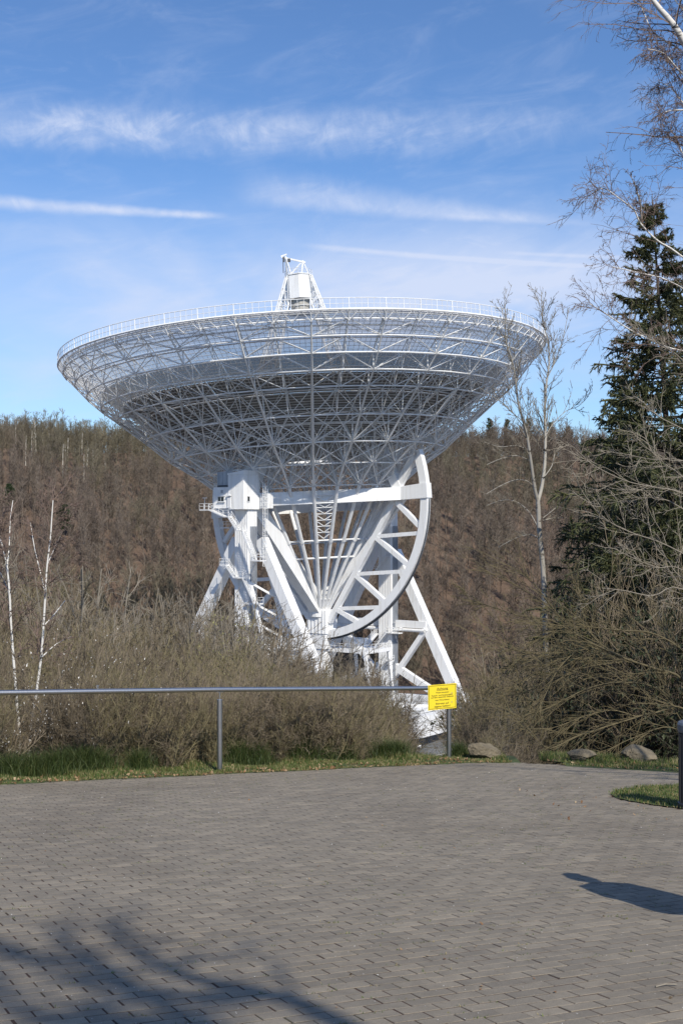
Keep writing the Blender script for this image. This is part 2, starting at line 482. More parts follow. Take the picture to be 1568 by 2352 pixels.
def grid(name, xs, ys, zf, mat, kind, parent=None):
    X, Y = np.meshgrid(xs, ys); Z = zf(X, Y)
    V = np.stack([X, Y, Z], -1).reshape(-1, 3); nx, ny = len(xs), len(ys)
    i, j = np.meshgrid(np.arange(nx - 1), np.arange(ny - 1)); a = (j * nx + i).ravel()
    F = np.stack([a, a + 1, a + nx + 1, a + nx], 1)
    o = link(name, mesh_np(name, V, F), mat, parent, smooth=True)
    return tag(o, kind=kind)


xs = np.concatenate([np.linspace(-600, -40, 60), np.linspace(-36, -8, 20), np.linspace(-7.5, 9, 67), np.linspace(10, 36, 20), np.linspace(40, 600, 60)])
ys = np.concatenate([np.linspace(-160, -5, 14), np.linspace(0, 32, 129), np.linspace(33, 120, 60), np.linspace(123, 210, 20)])
ground = grid('ground', xs, ys, terrain, M['bank'], 'structure')
xs2 = np.linspace(-600, 600, 121); ys2 = np.concatenate([np.linspace(210, 700, 100), np.linspace(720, 1600, 12)])
hillside = grid('hillside', xs2, ys2, terrain, M['litter'], 'structure')


def inside(poly, x, y):
    r = np.zeros(np.shape(x), bool); n = len(poly)
    for k in range(n):
        x0, y0 = poly[k]; x1, y1 = poly[(k + 1) % n]
        c = ((y0 > y) != (y1 > y)) & (x < (x1 - x0) * (y - y0) / ((y1 - y0) or 1e-9) + x0)
        r ^= c
    return r


def ga(px, py): g = ground_at(px, py); return (g[0], g[1])


def wob(v, a): return a * np.sin(v * 3.1) + .6 * a * np.sin(v * 7.7 + 1)


ex = np.linspace(-12, 2.1, 60)
edge_pts = [(x, float(edge_y(x)) + wob(x, .025)) for x in ex] + [ga(1150, 1751.5), ga(1210, 1753), ga(1290, 1757), ga(1440, 1765), ga(1560, 1773), (6.2, 16.6), (9.5, 13.7), (14, 10)]
PAVE = [(14, -6), (-14, -6), (-14, 11.9)] + edge_pts
ISLAND = [ga(*p) for p in ((1400, 1824), (1432, 1812), (1480, 1808), (1568, 1805), (1700, 1806), (1800, 1840), (1740, 1885), (1640, 1874), (1568, 1858), (1500, 1850), (1440, 1840), (1412, 1833))]

# paving bed with every paver standing on it
bm_pts = np.array(PAVE)


def poly_mesh(name, poly, zoff, mat, kind):
    import bmesh
    bm = bmesh.new(); vs = [bm.verts.new((x, y, plane_z(y) + zoff)) for x, y in poly]
    bm.faces.new(vs); bmesh.ops.triangulate(bm, faces=bm.faces[:])
    me = bpy.data.meshes.new(name); bm.to_mesh(me); bm.free()
    if me.polygons[0].normal.z < 0: me.flip_normals()
    o = link(name, me, mat); return tag(o, kind=kind)


pavement = poly_mesh('pavement', PAVE, -.0022, M['joint'], 'structure')
ORG[pavement.name] = np.zeros(3)

BL, BW, GAP = .2, .1, .0085
ang = R(26.3); U = np.array([math.cos(ang), math.sin(ang)]); Vv = np.array([-math.sin(ang), math.cos(ang)])
ii, jj = np.meshgrid(np.arange(-110, 130), np.arange(-70, 230))
ii = ii.ravel(); jj = jj.ravel()
cu = (ii + .5 * (jj % 2)) * BL + .03 * np.sin(jj * .11) + rng.normal(0, .0015, len(ii)); cv = jj * BW + .035 * np.sin(ii * .035 + 1) + rng.normal(0, .0008, len(ii))
cx = cu * U[0] + cv * Vv[0]; cy = cu * U[1] + cv * Vv[1]
keep = inside(PAVE, cx, cy) & ~inside(ISLAND, cx, cy) & (cy > .3) & (np.abs(cx) < 1.6 + .42 * cy)
cx, cy = cx[keep], cy[keep]


def paver_verts():
    hx, hy = (BL - GAP) / 2, (BW - GAP) / 2; c = .0013
    z = [-.05, -.0013, 0]
    V = []
    for zz, k in zip(z, (0, 0, c)):
        V += [(-hx + k, -hy + k, zz), (hx - k, -hy + k, zz), (hx - k, hy - k, zz), (-hx + k, hy - k, zz)]
    F = []
    for l in (0, 4):
        for a in range(4): F.append((l + a, l + (a + 1) % 4, l + 4 + (a + 1) % 4, l + 4 + a))
    F.append((8, 9, 10, 11))
    return np.array(V), np.array(F)


pv, pf = paver_verts()
rz = ang + rng.normal(0, .008, len(cx)); dz = np.clip(rng.normal(0, .0008, len(cx)), -.0006, .002)
tx = np.clip(rng.normal(0, .005, len(cx)), -.009, .009); ty = np.clip(rng.normal(0, .004, len(cx)), -.006, .006)
inframe = (np.abs(cx / cy) < .285) & ((1204 + (CAMZ - plane_z(cy)) / cy * FD) < 2365)
dist = np.where(inframe, cy, 1e9); order = np.argsort(dist); first = order[:300]; rest = order[300:]
brick_me = mesh_np('brick', pv, pf); brick_me.materials.append(M['brick'])
for k in first:
    o = bpy.data.objects.new('brick', brick_me); COL.objects.link(o); o.parent = pavement
    o.location = (cx[k], cy[k], plane_z(cy[k]) + dz[k]); o.rotation_euler = (tx[k] - math.atan(SLOPE) * math.cos(rz[k]), ty[k] + math.atan(SLOPE) * math.sin(rz[k]), rz[k])
c_, s_ = np.cos(rz[rest])[:, None], np.sin(rz[rest])[:, None]
VX = cx[rest][:, None] + pv[None, :, 0] * c_ - pv[None, :, 1] * s_
VY = cy[rest][:, None] + pv[None, :, 0] * s_ + pv[None, :, 1] * c_
VZ = plane_z(VY) + pv[None, :, 2] + dz[rest][:, None] + tx[rest][:, None] * pv[None, :, 1] - ty[rest][:, None] * pv[None, :, 0]
PVv = np.stack([VX, VY, VZ], -1).reshape(-1, 3)
PFf = (pf[None] + (np.arange(len(rest)) * 12)[:, None, None]).reshape(-1, 4)
pb = link('paving_bricks', mesh_np('paving_bricks', PVv, PFf), M['brick'], pavement); tag(pb, kind='stuff')


# soil under the grass of verge and island
def verge_mesh(name, xa, xb, s0, s1, zoff, n=80, ns=8):
    X = np.linspace(xa, xb, n); V = []
    for x in X:
        e = float(edge_y(x)) + (wob(x, .025) if x < 2.1 else 0)
        for s in np.linspace(s0, s1, ns):
            y = e + s; V.append((x, y, plane_z(min(y, e + 1.15)) + (zoff if s > .01 else -.0012) + .03 * math.sin(x * 4 + s * 3) * (s > .1) - .25 * max(0, s - 1.15)))
    a = (np.arange(n - 1)[:, None] * ns + np.arange(ns - 1)[None]).ravel()
    F = np.stack([a, a + ns, a + ns + 1, a + 1], 1)
    return tag(link(name, mesh_np(name, V, F), M['turf'], smooth=True), kind='structure')


verge_l = verge_mesh('grass_verge', -12, 2.9, -.16, 1.9, .012, ns=14)
verge_r = verge_mesh('grass_verge', 3.5, 11, -.16, 2.2, .012, ns=14)
island = poly_mesh('grass_island', ISLAND, .012, M['turf'], 'structure')


def blades(name, P, H, Wd, mat, lean=.45, kind='stuff', parent=None):
    n = len(P); a = rng.uniform(0, 2 * np.pi, n); l = rng.uniform(.1, 1, n) * lean * H
    b = rng.uniform(0, 2 * np.pi, n); dx, dy = np.cos(b) * l, np.sin(b) * l
    wx, wy = np.cos(a) * Wd / 2, np.sin(a) * Wd / 2
    Z0 = np.zeros(n)
    v = np.stack([
        P + np.stack([-wx, -wy, Z0], 1), P + np.stack([wx, wy, Z0], 1),
        P + np.stack([wx * .8 + dx * .35, wy * .8 + dy * .35, H * .6], 1), P + np.stack([-wx * .8 + dx * .35, -wy * .8 + dy * .35, H * .6], 1),
        P + np.stack([dx, dy, H], 1)], 1).reshape(-1, 3)
    base = np.arange(n) * 5
    F4 = np.stack([base, base + 1, base + 2, base + 3], 1); F3 = np.stack([base + 3, base + 2, base + 4], 1)
    o = link(name, mesh_np(name, v, F4, F3), mat, parent); return tag(o, kind=kind)


def clump(x, y, sc=2.2):
    return .5 + .5 * np.sin(x * sc * 1.7 + np.sin(y * sc * 2.3) * 1.4) * np.cos(y * sc * 1.9 + .6 * np.sin(x * sc * 3.1))


def verge_pts(n, xa, xb, s0, s1):
    x = rng.uniform(xa, xb, n); s = s0 + (s1 - s0) * rng.random(n) ** .9; y = edge_y(x) + s + np.where(x < 2.1, wob(x, .025), 0)
    z = plane_z(np.minimum(y, edge_y(x) + 1.15)) + .015 + .03 * np.sin(x * 4 + s * 3) * (s > .1) - .25 * np.clip(s - 1.15, 0, None)
    return np.stack([x, y, z], 1), s


P, s = verge_pts(60000, -9, 2.75, -.10, 1.7)
c = clump(P[:, 0], P[:, 1]); k = rng.random(len(P)) < (.3 + .7 * c); P, s, c = P[k], s[k], c[k]
blades('grass', P, (.02 + .03 * c + .10 * np.clip(s - .8, 0, 1) * c) * np.where(s < .05, .55, 1) * rng.uniform(.6, 1.5, len(P)), rng.uniform(.006, .012, len(P)), M['grass'])
P, s = verge_pts(26000, 3.45, 8, -.10, 2.1)
c = clump(P[:, 0], P[:, 1]); k = rng.random(len(P)) < (.3 + .7 * c); P, s, c = P[k], s[k], c[k]
blades('grass', P, (.02 + .035 * c + .09 * np.clip(s - .5, 0, 1)) * rng.uniform(.6, 1.5, len(P)), rng.uniform(.006, .012, len(P)), M['grass'])
x = rng.uniform(2.5, 7, 40000); y = rng.uniform(12, 16, 40000); k = inside(ISLAND, x, y); x, y = x[k], y[k]; x = x + rng.normal(0, .035, len(x)); y = y + rng.normal(0, .05, len(y)); out_ = ~inside(ISLAND, x, y)
c = clump(x, y, 3) * np.where(out_, .2, 1)
blades('grass', np.stack([x, y, plane_z(y) + .012], 1), (.018 + .025 * c) * rng.uniform(.6, 1.4, len(x)), rng.uniform(.005, .010, len(x)), M['grass'])


def leaf_quads(name, P, size, mat, kind='stuff', parent=None, flat=.5):
    n = len(P); a = rng.uniform(0, 2 * np.pi, n); t = rng.normal(0, flat, (n, 2))
    ux = np.stack([np.cos(a), np.sin(a), t[:, 0]], 1); uy = np.stack([-np.sin(a), np.cos(a), t[:, 1]], 1)
    ux *= (size / 2)[:, None]; uy *= (size * rng.uniform(.25, .45, n))[:, None]
    up = np.array([0, 0, 1.]) * (size * .22)[:, None]
    v = np.stack([P - ux + up, P - uy * .9, P + ux + up * .6, P + uy], 1).reshape(-1, 3)
    b = np.arange(n) * 4
    F3 = np.concatenate([np.stack([b, b + 1, b + 3], 1), np.stack([b + 1, b + 2, b + 3], 1)])
    o = link(name, mesh_np(name, v, None, F3), mat, parent); return tag(o, kind=kind)


P, s = verge_pts(5200, -9, 2.75, -.12, 1.2); k = rng.random(len(P)) < np.exp(-np.abs(s) * 3.0) * .75 + .14; P = P[k]
P2, s2 = verge_pts(420, 3.4, 8, -.08, 1.2)
n3 = 130; x3 = rng.uniform(2.2, 6, n3); y3 = rng.uniform(12.3, 15.6, n3)
P3 = np.stack([x3, y3, plane_z(y3) + .02], 1)
P = np.vstack([P, P2, P3]); P[:, 2] += .006
sz = rng.uniform(.025, .07, len(P)); sz[-len(P3):] *= .6; P[-len(P3):, 2] -= .018
leaf_quads('fallen_leaves', P, sz, M['dry_leaf'])
# crumbs, petals and bits of moss on the pavers
n = 900; y = 4.5 + 14 * rng.random(n) ** 1.4; x = rng.uniform(-.29, .29, n) * y
k = inside(PAVE, x, y) & ~inside(ISLAND, x, y); x, y = x[k], y[k]
leaf_quads('petal_litter', np.stack([x, y, plane_z(y) + .003], 1), rng.uniform(.004, .010, len(x)) * (.5 + y / 12), M['petal'], flat=.15)
n = 60; y = 4.8 + 12 * rng.random(n) ** 1.3; x = rng.uniform(-.28, .28, n) * y
leaf_quads('dry_leaf_litter', np.stack([x, y, plane_z(y) + .004], 1), rng.uniform(.012, .03, len(x)), M['dry_leaf'], flat=.3)
# moss and weeds in the joints: along the brick edges
kk = rng.choice(len(cx), 2600, replace=False); kk = kk[(clump(cx[kk], cy[kk], .9) > .5)]
off = rng.uniform(-.5, .5, len(kk)) * BL; sgn = rng.choice([-1, 1], len(kk)) * BW / 2
mx = cx[kk] + off * U[0] + sgn * Vv[0]; my = cy[kk] + off * U[1] + sgn * Vv[1]
rep = 9; mx = np.repeat(mx, rep) + rng.normal(0, .030, len(kk) * rep) * U[0]; my = np.repeat(my, rep) + rng.normal(0, .030, len(kk) * rep) * U[1]
blades('joint_moss', np.stack([mx, my, plane_z(my) - .008], 1), rng.uniform(.010, .022, len(mx)), rng.uniform(.003, .007, len(mx)), M['grass'], .8)
for p, q in (((40, 2187), (88, 2178)), ((1502, 2266), (1550, 2262)), ((178, 2026), (215, 2023))):
    a, b = ground_at(*p), ground_at(*q); a[2] += .006; b[2] += .008
    mb = MB(); mid = (a + b) / 2 + np.array([0, .008, .004]); mb.tubes([a, mid], [mid, b], .004, 5)
    o = mb.build('twig', M['pale_twig'], org=(a + b) / 2)
    tag(o, {40: 'broken dry twig on the pavers near the lower left corner', 1502: 'straight dry twig lying on the pavers at the lower right', 178: 'thin pale straw on the pavers above the soft tree shadow'}[p[0]], 'twig', 'twigs on the pavers')

# path leading down between the boulders, valley road below
V = []; F = []
for k, yy in enumerate(np.linspace(19.2, 40, 30)):
    xc = 3.05 + .18 * (yy - 19)
    for sx_ in (-.55, .55):
        V.append((xc + sx_, yy, float(terrain(xc, yy)) + .045 if yy > 19.8 else plane_z(yy) - .02))
    if k: b = 2 * k; F.append((b - 2, b - 1, b + 1, b))
tag(link('path', mesh_np('path', V, F), M['asphalt']), kind='structure')
V = []; F = []
for k, t in enumerate(np.linspace(-1, 1, 40)):
    xx = -60 + 160 * (t + 1) / 2; yy = 210 - 10 * t + 6 * math.sin(t * 3)
    for d in (-5, 5): V.append((xx, yy + d, VALLEY + .05))
    if k: b = 2 * k; F.append((b - 2, b, b + 1, b - 1))
me = mesh_np('road', V, F)
tag(link('road', me, M['asphalt']), kind='structure')

n = 64; V = [(-4.0, 250.0, VALLEY + .03)] + [(-4 + 46 * math.cos(2 * math.pi * k / n), 250 + 46 * math.sin(2 * math.pi * k / n), VALLEY + .03) for k in range(n)]
tag(link('forecourt', mesh_np('forecourt', V, None, [(0, 1 + k, 1 + (k + 1) % n) for k in range(n)]), M['asphalt']), kind='structure')

# ------------------------------------------------------------------ the radio telescope
TC = np.array([-4.0, 250.0, VALLEY]); E = np.array([.6, .8, 0]); W = np.array([.8, -.6, 0]); Z = np.array([0, 0, 1.])


def T(e, w, z): return TC + e * E + w * W + z * Z


tel = thing('radio_telescope', 'huge white radio telescope dish on lattice framework and steel towers', 'telescope', TC)
wm = M['white']
# --- dish frame
GX, GY = .056, -.0354
DN = nrm((-GX, -GY, 1)); DX = nrm(np.array([1., 0, 0]) - DN[0] * DN); DY = np.cross(DN, DX)
DC = np.array([-7.81, 250.0, 35.0])
PH0 = R(-90 + 3.2)


def dish(r, ph, h): return DC + .965 * r * (math.cos(ph) * DX + math.sin(ph) * DY) + h * DN


def surf(r): return -20.8 + r * r / 120.0


NS = 48
A48 = [PH0 + 2 * math.pi * k / NS for k in range(NS)]
BACK = [(50, -1.3), (47.8, -3.7), (45.6, -6.2), (42.8, -8.7), (39.6, -11.1), (34.1, -15.4), (29, -19.7), (23.5, -23.2), (18.5, -27.0)]
TOPR = [50, 48.0, 45.8, 43.0, 40.2, 35.0, 30.0, 25.0, 20.0]

refl = part_empty('reflector', tel)
RB = [5, 12, 20, 28, 34, 38.5, 42.5, 46.2, 50]
for q in range(len(RB) - 1):
    r0, r1 = RB[q], RB[q + 1]; ns = 24 if r0 < 38 else 48; sub = 4 if ns == 24 else 2
    for k in range(ns):
        a0 = PH0 + 2 * math.pi * k / ns; V = []; g = .06
        for i in range(3):
            r = r0 + g / 2 + (r1 - r0 - g) * i / 2
            for j in range(sub + 1):
                V.append(dish(r, a0 + (2 * math.pi / ns) * (.004 + .992 * j / sub), surf(r)))
        F = [(i * (sub + 1) + j, i * (sub + 1) + j + 1, (i + 1) * (sub + 1) + j + 1, (i + 1) * (sub + 1) + j) for i in range(2) for j in range(sub)]
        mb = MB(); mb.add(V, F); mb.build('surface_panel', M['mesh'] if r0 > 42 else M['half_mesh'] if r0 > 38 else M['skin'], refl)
mb = MB()
for r in np.arange(8, 50.1, .72):
    n = 96; th = np.linspace(0, 2 * math.pi, n + 1)
    Pq = np.array([dish(r, a, surf(r) - .12) for a in th]); mb.tubes(Pq[:-1], Pq[1:], .055, 3)
for k in range(288):
    a = PH0 + 2 * math.pi * k / 288; rs = [36, 40, 43.5, 47, 50]
    Pq = np.array([dish(r, a, surf(r) - .16) for r in rs]); mb.tubes(Pq[:-1], Pq[1:], .05, 3)
o = mb.build('surface_purlins', wm, refl); o['kind'] = 'stuff'
mb = MB(); mb.tubes([dish(0, 0, -21.0)], [dish(0, 0, -19.6)], 5.2, 24)
mb.build('hub_ring', wm, refl)

# --- 24 radial ribs, each a truss
for k in range(24):
    a = A48[2 * k]; mb = MB()
    B = [dish(r, a, h) for r, h in BACK]; S = [dish(r, a, surf(r) - .3) for r in TOPR]
    for i in range(len(B) - 1):
        mb.tubes([B[i]], [B[i + 1]], .16 if i < 4 else .21, 6); mb.tubes([S[i]], [S[i + 1]], .15, 5)
        mb.tubes([S[i + 1]], [B[i]], .12, 5)
        if i > 0: mb.tubes([B[i]], [S[i]], .12, 5)
    mb.tubes([S[-1]], [dish(12, a, surf(12) - .3)], .15, 5); mb.tubes([dish(12, a, surf(12) - .3)], [B[-1]], .14, 5)
    mb.tubes([B[0]], [dish(50, a, surf(50))], .14, 5)
    mb.build('radial_rib', wm, tel)
# --- ring girders, outer and inner
for i, (r, h) in enumerate(BACK):
    n = 48 if r > 33 else 24; st = 48 // n
    Pq = np.array([dish(r, A48[(k * st) % 48], h) for k in range(n + 1)])
    mb = MB(); mb.tubes(Pq[:-1], Pq[1:], .13, 6); mb.build('ring_girder', wm, tel)
mb = MB()
for r in TOPR:
    Pq = np.array([dish(r, A48[k % 48], surf(r) - .35) for k in range(49)]); mb.tubes(Pq[:-1], Pq[1:], .11, 4)
# inner chords between surface and outer skin, intermediate half ribs
for k in range(1, 48, 2):
    a = A48[k]
    Pq = np.array([dish(r, a, h) for r, h in BACK[:6]]); Sq = np.array([dish(r, a, surf(r) - .3) for r in TOPR[:7]])
    mb.tubes(Sq[:-1], Sq[1:], .10, 4); mb.tubes(Pq[1:], Sq[:5], .075, 4); mb.tubes(Pq[1:], Sq[1:6], .075, 4)
o = mb.build('inner_chords', wm, tel); o['kind'] = 'stuff'
mb = MB(); mb2 = MB()
for i in range(len(BACK) - 1):
    (r0, h0), (r1, h1) = BACK[i], BACK[i + 1]
    for k in range(24):
        a0, am, a1 = A48[2 * k], A48[2 * k + 1], A48[(2 * k + 2) % 48] if k < 23 else A48[0]
        up0, upm, up1 = dish(r0, a0, h0), dish(r0, am, h0), dish(r0, a1, h0)
        lo0, lom, lo1 = dish(r1, a0, h1), dish(r1, am, h1), dish(r1, a1, h1)
        if i < 3:      # V bracing in each half bay
            mb.tubes([lo0, lo1], [upm, upm], .09, 4)
        elif i < 5:
            mb.tubes([lo0, lo1, upm, upm], [upm, upm, lo0, lo1], .09, 4); mb.tubes([up0, up1], [lom, lom], .085, 4)
        elif i == 5:
            mb.tubes([lo0, lo1, up0, up1], [upm, upm, lo1, lo0], .095, 4)
        else:
            mb.tubes([lo0, lo1], [up1, up0], .10, 5)
        # space bracing between the outer skin and the reflector
        s0, s1 = dish(TOPR[i], a0, surf(TOPR[i]) - .3), dish(TOPR[i + 1], am, surf(TOPR[i + 1]) - .3)
        mb2.tubes([up0, lo0, lo1], [s1, s1, s1], .08, 4)
        sm0, sm1 = dish(TOPR[i], a1, surf(TOPR[i]) - .3), dish(TOPR[i + 1], a0, surf(TOPR[i + 1]) - .3)
        if i >= 7: mb2.tubes([lo0, lo0], [dish(TOPR[i], a1, surf(TOPR[i])), dish(TOPR[i], A48[2 * k - 2], surf(TOPR[i]))], .08, 4)
o = mb.build('outer_bracing', wm, tel); o['kind'] = 'stuff'
o = mb2.build('space_bracing', wm, tel); o['kind'] = 'stuff'
# deep inner space frame around the axis
mb = MB()
for k in range(24):
    a = A48[2 * k]; b = A48[(2 * k + 2) % 48]
    for (r, h), (r2, h2) in (((18.5, -27.0), (10, -21.5)), ((18.5, -27.0), (14, -20.2)), ((23.5, -23.2), (16, -19.0)), ((29, -19.7), (23, -16.6)), ((34.1, -15.4), (29, -14.2))):
        mb.tubes([dish(r, a, h), dish(r, a, h)], [dish(r2, a, h2), dish(r2, b, h2)], .11, 4)
    for r, h in ((10, -22.0), (14, -24.6), (23, -19.0), (29, -16.2)):
        mb.tubes([dish(r, a, h)], [dish(r, b, h)], .11, 4)
    mb.tubes([dish(14, a, -24.6), dish(18.5, a, -27.0), dish(14, a, -24.6)], [dish(10, b, -22), dish(14, b, -24.6), dish(14, a, -20.2)], .1, 4)
o = mb.build('core_frame', wm, tel); o['kind'] = 'stuff'

# --- walkway and railing round the rim
rail = part_empty('rim_walkway', tel)
n = 96; th = [PH0 + 2 * math.pi * k / n for k in range(n + 1)]
mb = MB()
for r, h, w in ((49.6, .05, .16), (51.0, .05, .20), (50, -.75, .1)):
    Pq = np.array([dish(r, a, h) for a in th]); mb.tubes(Pq[:-1], Pq[1:], w, 5)
mb.build('edge_beam', wm, rail)
mb = MB(); V = []
for a in th: V += [dish(49.6, a, .12), dish(51.0, a, .12)]
mb.add(V, [(2 * k, 2 * k + 1, 2 * k + 3, 2 * k + 2) for k in range(n)]); mb.build('walkway_grating', M['mesh'], rail)
for h, w in ((1.95, .075), (1.0, .045)):
    Pq = np.array([dish(51, a, h) for a in th]); mb = MB(); mb.tubes(Pq[:-1], Pq[1:], w, 5); mb.build('handrail', wm, rail)
for k in range(n):
    for j, rad in ((0, .095 if k % 2 == 0 else .06), (.33, .035), (.66, .035)):
        a = PH0 + 2 * math.pi * (k + j) / n
        if j: continue
        mb = MB(); mb.tubes([dish(51, a, 0)], [dish(51, a, 1.95)], rad, 5); mb.build('railing_post', wm, rail)
mb = MB()
for k in range(n * 3):
    a = PH0 + 2 * math.pi * k / (n * 3)
    if k % 3: mb.tubes([dish(51, a, 0)], [dish(51, a, 1.95)], .035, 4)
o = mb.build('railing_bars', wm, rail); o['kind'] = 'stuff'
mb = MB()
for k in range(n):
    a, b, c2 = th[k], (th[k] + th[k + 1]) / 2, th[k + 1]
    mb.tubes([dish(50, a, -1.7), dish(50, c2, -1.7)], [dish(51, b, 0), dish(51, b, 0)], .065, 4)
    if k % 2 == 0: mb.tubes([dish(50, a, -1.7)], [dish(51, a, 0)], .09, 4)
o = mb.build('rim_truss', wm, rail); o['kind'] = 'stuff'

# --- prime focus cabin, its four legs and the crane on top
foc = part_empty('focus_cabin', tel)
n = 8; HB, HT = 12.7, 17.6; RBm, RTp = 2.95, 2.95


def fc(r, a, h): return dish(r, a, h)


oa = [2 * math.pi * (k + .5) / n + R(22) for k in range(n)]
for k in range(n):
    a, b = oa[k], oa[(k + 1) % n]; mb = MB()
    P4 = [fc(RBm, a, HB), fc(RBm, b, HB), fc(RTp, b, HT), fc(RTp, a, HT)]
    cen = dish(0, 0, (HB + HT) / 2); mid = np.mean(P4, axis=0); inn = nrm(cen - mid) * .15
    P4 = [p + (np.mean(P4, axis=0) - p) * .01 for p in P4]
    mb.box8([P4[0], P4[1], P4[1] + inn, P4[0] + inn, P4[3], P4[2], P4[2] + inn, P4[3] + inn]); mb.build('wall_panel', wm, foc)
mb = MB(); mb.tubes([dish(0, 0, HT)], [dish(0, 0, HT + .18)], 3.0, 8); mb.add([fc(3.0, a, HT + .19) for a in oa] + [dish(0, 0, HT + .19)], None, [(k, (k + 1) % n, n) for k in range(n)])
mb.build('roof_deck', wm, foc)
mb = MB()
mb.tubes([dish(0, 0, 10.3)], [dish(0, 0, HB + .1)], 1.9, 12); mb.tubes([dish(0, 0, 9.6)], [dish(0, 0, 10.3)], 2.5, 12); mb.tubes([dish(0, 0, 11.4)], [dish(0, 0, 11.6)], 2.3, 12)
mb.build('receiver_ring', M['concrete'], foc)
mb = MB()
pp = [fc(2.9, a, HT + .2) for a in oa]; 
for k in range(n):
    p, q = pp[k], pp[(k + 1) % n]
    for j in (0, .5):
        s_ = p + (q - p) * j; mb.tubes([s_], [s_ + 1.1 * DN], .045, 4)
    mb.tubes([p + 1.1 * DN, p + .55 * DN], [q + 1.1 * DN, q + .55 * DN], .035, 4)
mb.build('roof_railing', wm, foc)
LEGA = [R(28), R(152), R(208), R(332)]
for a in LEGA:
    mb = MB(); ta = np.array([-math.sin(a), math.cos(a), 0]); tv = ta[0] * DX + ta[1] * DY
    top = dish(2.9, a, HT); bot = dish(16.5, a, surf(16.5)); top2 = dish(2.2, a, HB + 1.0); bot2 = dish(12.2, a, surf(12))
    N_ = 14
    L3 = []
    for p, q, off in ((top, bot, -.75), (top, bot, .75), (top2, bot2, 0)):
        Pq = [p + (q - p) * t + tv * off * (.6 + .8 * t) for t in np.linspace(0, 1, N_ + 1)]; L3.append(Pq)
        mb.tubes(Pq[:-1], Pq[1:], .16, 5)
    for i in range(N_):
        mb.tubes([L3[0][i], L3[1][i], L3[0][i + 1]], [L3[1][i + 1], L3[2][i + 1], L3[2][i]], .075, 4)
        mb.tubes([L3[0][i], L3[1][i], L3[0][i]], [L3[1][i], L3[2][i], L3[2][i]], .06, 4)
    mb.build('support_leg', wm, tel)
crane = part_empty('maintenance_crane', foc) if False else None
top_l = at(655, 587, 249); top_r = at(695.5, 598, 249.5)
mb = MB()
for a in (R(170), R(205), R(235)): mb.tubes([fc(2.6, a, HT)], [top_l], .14, 5)
mb.tubes([fc(2.6, R(170), HT) * .55 + top_l * .45], [fc(2.6, R(235), HT) * .55 + top_l * .45], .08, 4)
for a in (R(215), R(285), R(335)): mb.tubes([fc(2.4, a, HT)], [top_r], .14, 5)
mb.beam(top_l + np.array([-.8, 0, -.25]), top_r + np.array([.5, 0, -.35]), .26, .3)
mb.beam(top_l + np.array([-.9, 0, -.1]), top_l + np.array([.3, 0, .35]), .22, .25)
mb.build('hoist_frame', wm, foc)
mb = MB(); c = top_l + np.array([.75, 0, -.9]); mb.box(c, (1, 0, 0), (0, 1, 0), Z, .28, .3, .32); mb.box(c + (-1.1, 0, .15), (1, 0, 0), (0, 1, 0), Z, .2, .2, .5)
mb.tubes([c + (-1.2, 0, -.4)], [c + (-1.15, 0, -2.6)], .08, 5); mb.build('hoist_motor', M['dark_steel'], foc)

# --- octahedron: ring beam, elevation wheel, struts to the hub
HUB = T(-.2, -.2, 26.5)
AX = 48.5
tilt = GX / .8


def wt(e, w, dz):
    w = w - 1.5
    return T(e, w * math.cos(tilt) - dz * math.sin(tilt), AX + dz * math.cos(tilt) + w * math.sin(tilt))


WE = -.6
nodes = {'n': T(-22.5, 0, AX), 'f': T(22.5, 0, AX), 'r': wt(WE, 21.5, 0), 'l': wt(WE, -21.5, 0)}
for a, b in (('n', 'r'), ('r', 'f'), ('f', 'l'), ('l', 'n')):
    mb = MB(); mb.beam(nodes[a], nodes[b], 2.0, 2.5); mb.build('ring_beam', wm, tel)
for s in (1, -1):
    mb = MB(); mb.beam(wt(WE, s * 21, 0), wt(WE, s * 28, 0.1), 1.8, 2.5, h1=2.9); mb.build('wheel_arm', wm, tel)
wheel = part_empty('elevation_wheel', tel)
mb = MB(); RW = 27.2; N_ = 60; a0, a1 = R(-197), R(17)
prev = None
for k in range(N_ + 1):
    a = a0 + (a1 - a0) * k / N_; ring = []
    for rr, ee in ((RW - .85, -.65), (RW + .7, -.65), (RW + .7, .65), (RW - .85, .65)):
        ring.append(wt(WE + ee, rr * math.cos(a), rr * math.sin(a)))
    if prev is not None: mb.box8(prev + ring)
    prev = ring
mb.build('wheel_rim', wm, wheel)
mb = MB()
for k in range(0, 520):
    a = a0 + (R(-3) - a0) * k / 520
    p = wt(WE, (RW + .85) * math.cos(a), (RW + .85) * math.sin(a)); q = wt(WE, (RW + .85) * math.cos(a + .0035), (RW + .85) * math.sin(a + .0035))
    mb.beam(p, q, .5, .2, up=E)
o = mb.build('gear_teeth', M['dark_steel'], wheel); o['kind'] = 'stuff'
